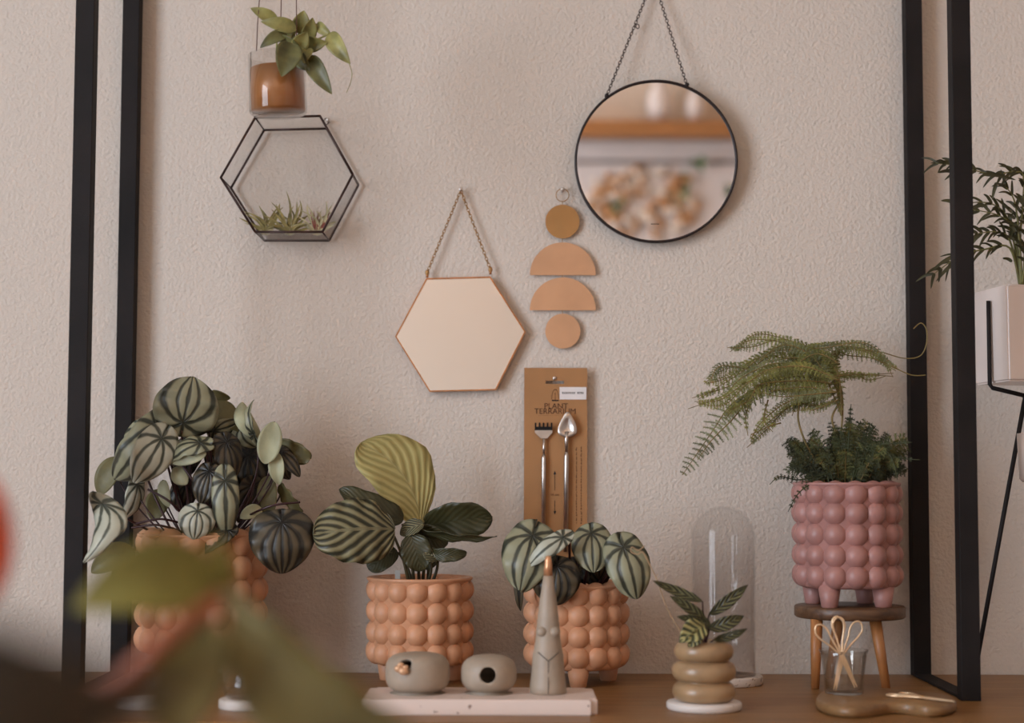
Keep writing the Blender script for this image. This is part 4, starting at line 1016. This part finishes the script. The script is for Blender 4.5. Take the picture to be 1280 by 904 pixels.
st.tube(spline([so+V((-.01, -.03, 0)), Q(-60, 980, -.2), Q(-130, 860, -.38)], 6), .002, M['fg_stem'], 8)
st.build('stems', root)
k = MB(); A1, A2, A3 = M['fg_leaf'], M['fg_leaf2'], M['fg_dark']
def fl(b, tp, w, m, dy=0, dt=0, roll=0, bend=.08, **kw): k.leaf(Q(b[0], b[1], dy), Q(tp[0], tp[1], dy+dt), w*sq_, m, roll, bend, .08, **kw)
fl((285, 738), (90, 762), 96, A1, 0, -.02, .2, .1, p=.5, q=.85, side=.13)
fl((292, 728), (535, 945), 112, A2, .01, -.03, -.2, .06, p=.95, q=.6, side=.20)
fl((255, 772), (210, 940), 94, A2, -.01, -.03, .0, .08, p=.5, q=.8)
fl((400, 840), (470, 1000), 100, A2, .02, -.0, .2, .08, p=.5, q=.7)
fl((282, 748), (266, 668), 34, A1, .0, .0, .3, .1, p=.6, q=.8)
fl((-170, 770), (200, 900), 60, A3, -.40, .02, .3, .1, p=.5, q=.6)
fl((-120, 900), (150, 960), 60, A3, -.40, .02, .2, .1, p=.5, q=.6)
fl((-60, 930), (230, 850), 30, A3, -.25, .1, .2, .1, p=.5, q=.8)
k.build('foliage', root, solid=.0006)
k = MB(); k.leaf(Q(-35, 765, .0), Q(-22, 590, .0), 84*sq_, M['fg_red'], .1, .08, .1, p=.5, q=.6)
k.build('leaf', root, solid=.0006)['label'] = 'orange-red young leaf at the left edge'

# ------------------------------------------------------------------ behind the camera (seen in the round mirror)
yw = YF
k = MB(); k.box((.10, yw+.001, 1.75), (1.4, yw+.20, 1.81), M['shelf_wood'], bev=.003); tag(k.build('wooden_shelf', org=V((.55, yw, 1.78))), 'orange-brown wooden shelf reflected in the round mirror', 'shelf')
root = thing('white_wall_panel', 'white panel with a dark seam reflected in the round mirror', 'panel', V((.55, yw, .9)))
k = MB(); k.box((.12, yw+.001, .6), (1.38, yw+.03, 1.66), M['white'], bev=.002); k.build('lower_panel', root)
k = MB(); k.box((.12, yw+.001, 1.675), (1.38, yw+.03, 1.748), M['white'], bev=.002); k.build('upper_panel', root)
k = MB(); k.box((.12, yw+.001, 1.66), (1.38, yw+.012, 1.675), M['mesh']); k.build('seam', root)
for (x, r, h, lab) in ((.545, .045, .17, 'taller white vase on the shelf reflected in the round mirror'), (.68, .035, .14, 'shorter white vase on the shelf reflected in the round mirror')):
    k = MB(); k.lathe([(0, 0), (r*.8, 0), (r, h*.3), (r*.95, h*.6), (r*.45, h*.8), (r*.5, h), (r*.4, h), (0, h*.8)], (x, yw+.10, 1.8105), M['white'], 32)
    tag(k.build('white_vase', org=V((x, yw+.10, 1.8105))), lab, 'vase')
root = thing('dried_flower_wreath', 'loose tan and white dried flower wreath reflected in the round mirror', 'wreath', V((.49, yw+.04, 1.55)))
k = MB(); g = MB()
for i in range(150):
    a = random.uniform(0, 2*PI); r = math.sqrt(random.uniform(.05, 1)); x = .49+.21*r*math.cos(a); z = 1.525+.125*r*math.sin(a)
    if i % 3 == 0: z -= .02
    k.ball((x, yw+.038+random.uniform(0, .02), z), (.017, .012, .013), M['flower_tan'] if random.random() < .58 else M['flower_white'], 10, 6, Ry(random.random()*3))
for (x, z) in ((.66, 1.60), (.70, 1.66), (.40, 1.50), (.82, 1.56), (.63, 1.545)):
    g = MB()
    for j in range(5): a = random.random()*6; g.leaf((x, yw+.05, z), (x+.035*math.cos(a), yw+.07, z+.035*math.sin(a)), .02, M['flower_green'], 0, .1, .1, face=V((0, 1, 0)))
    g.build('green_sprig', root)
k.build('flowers', root)
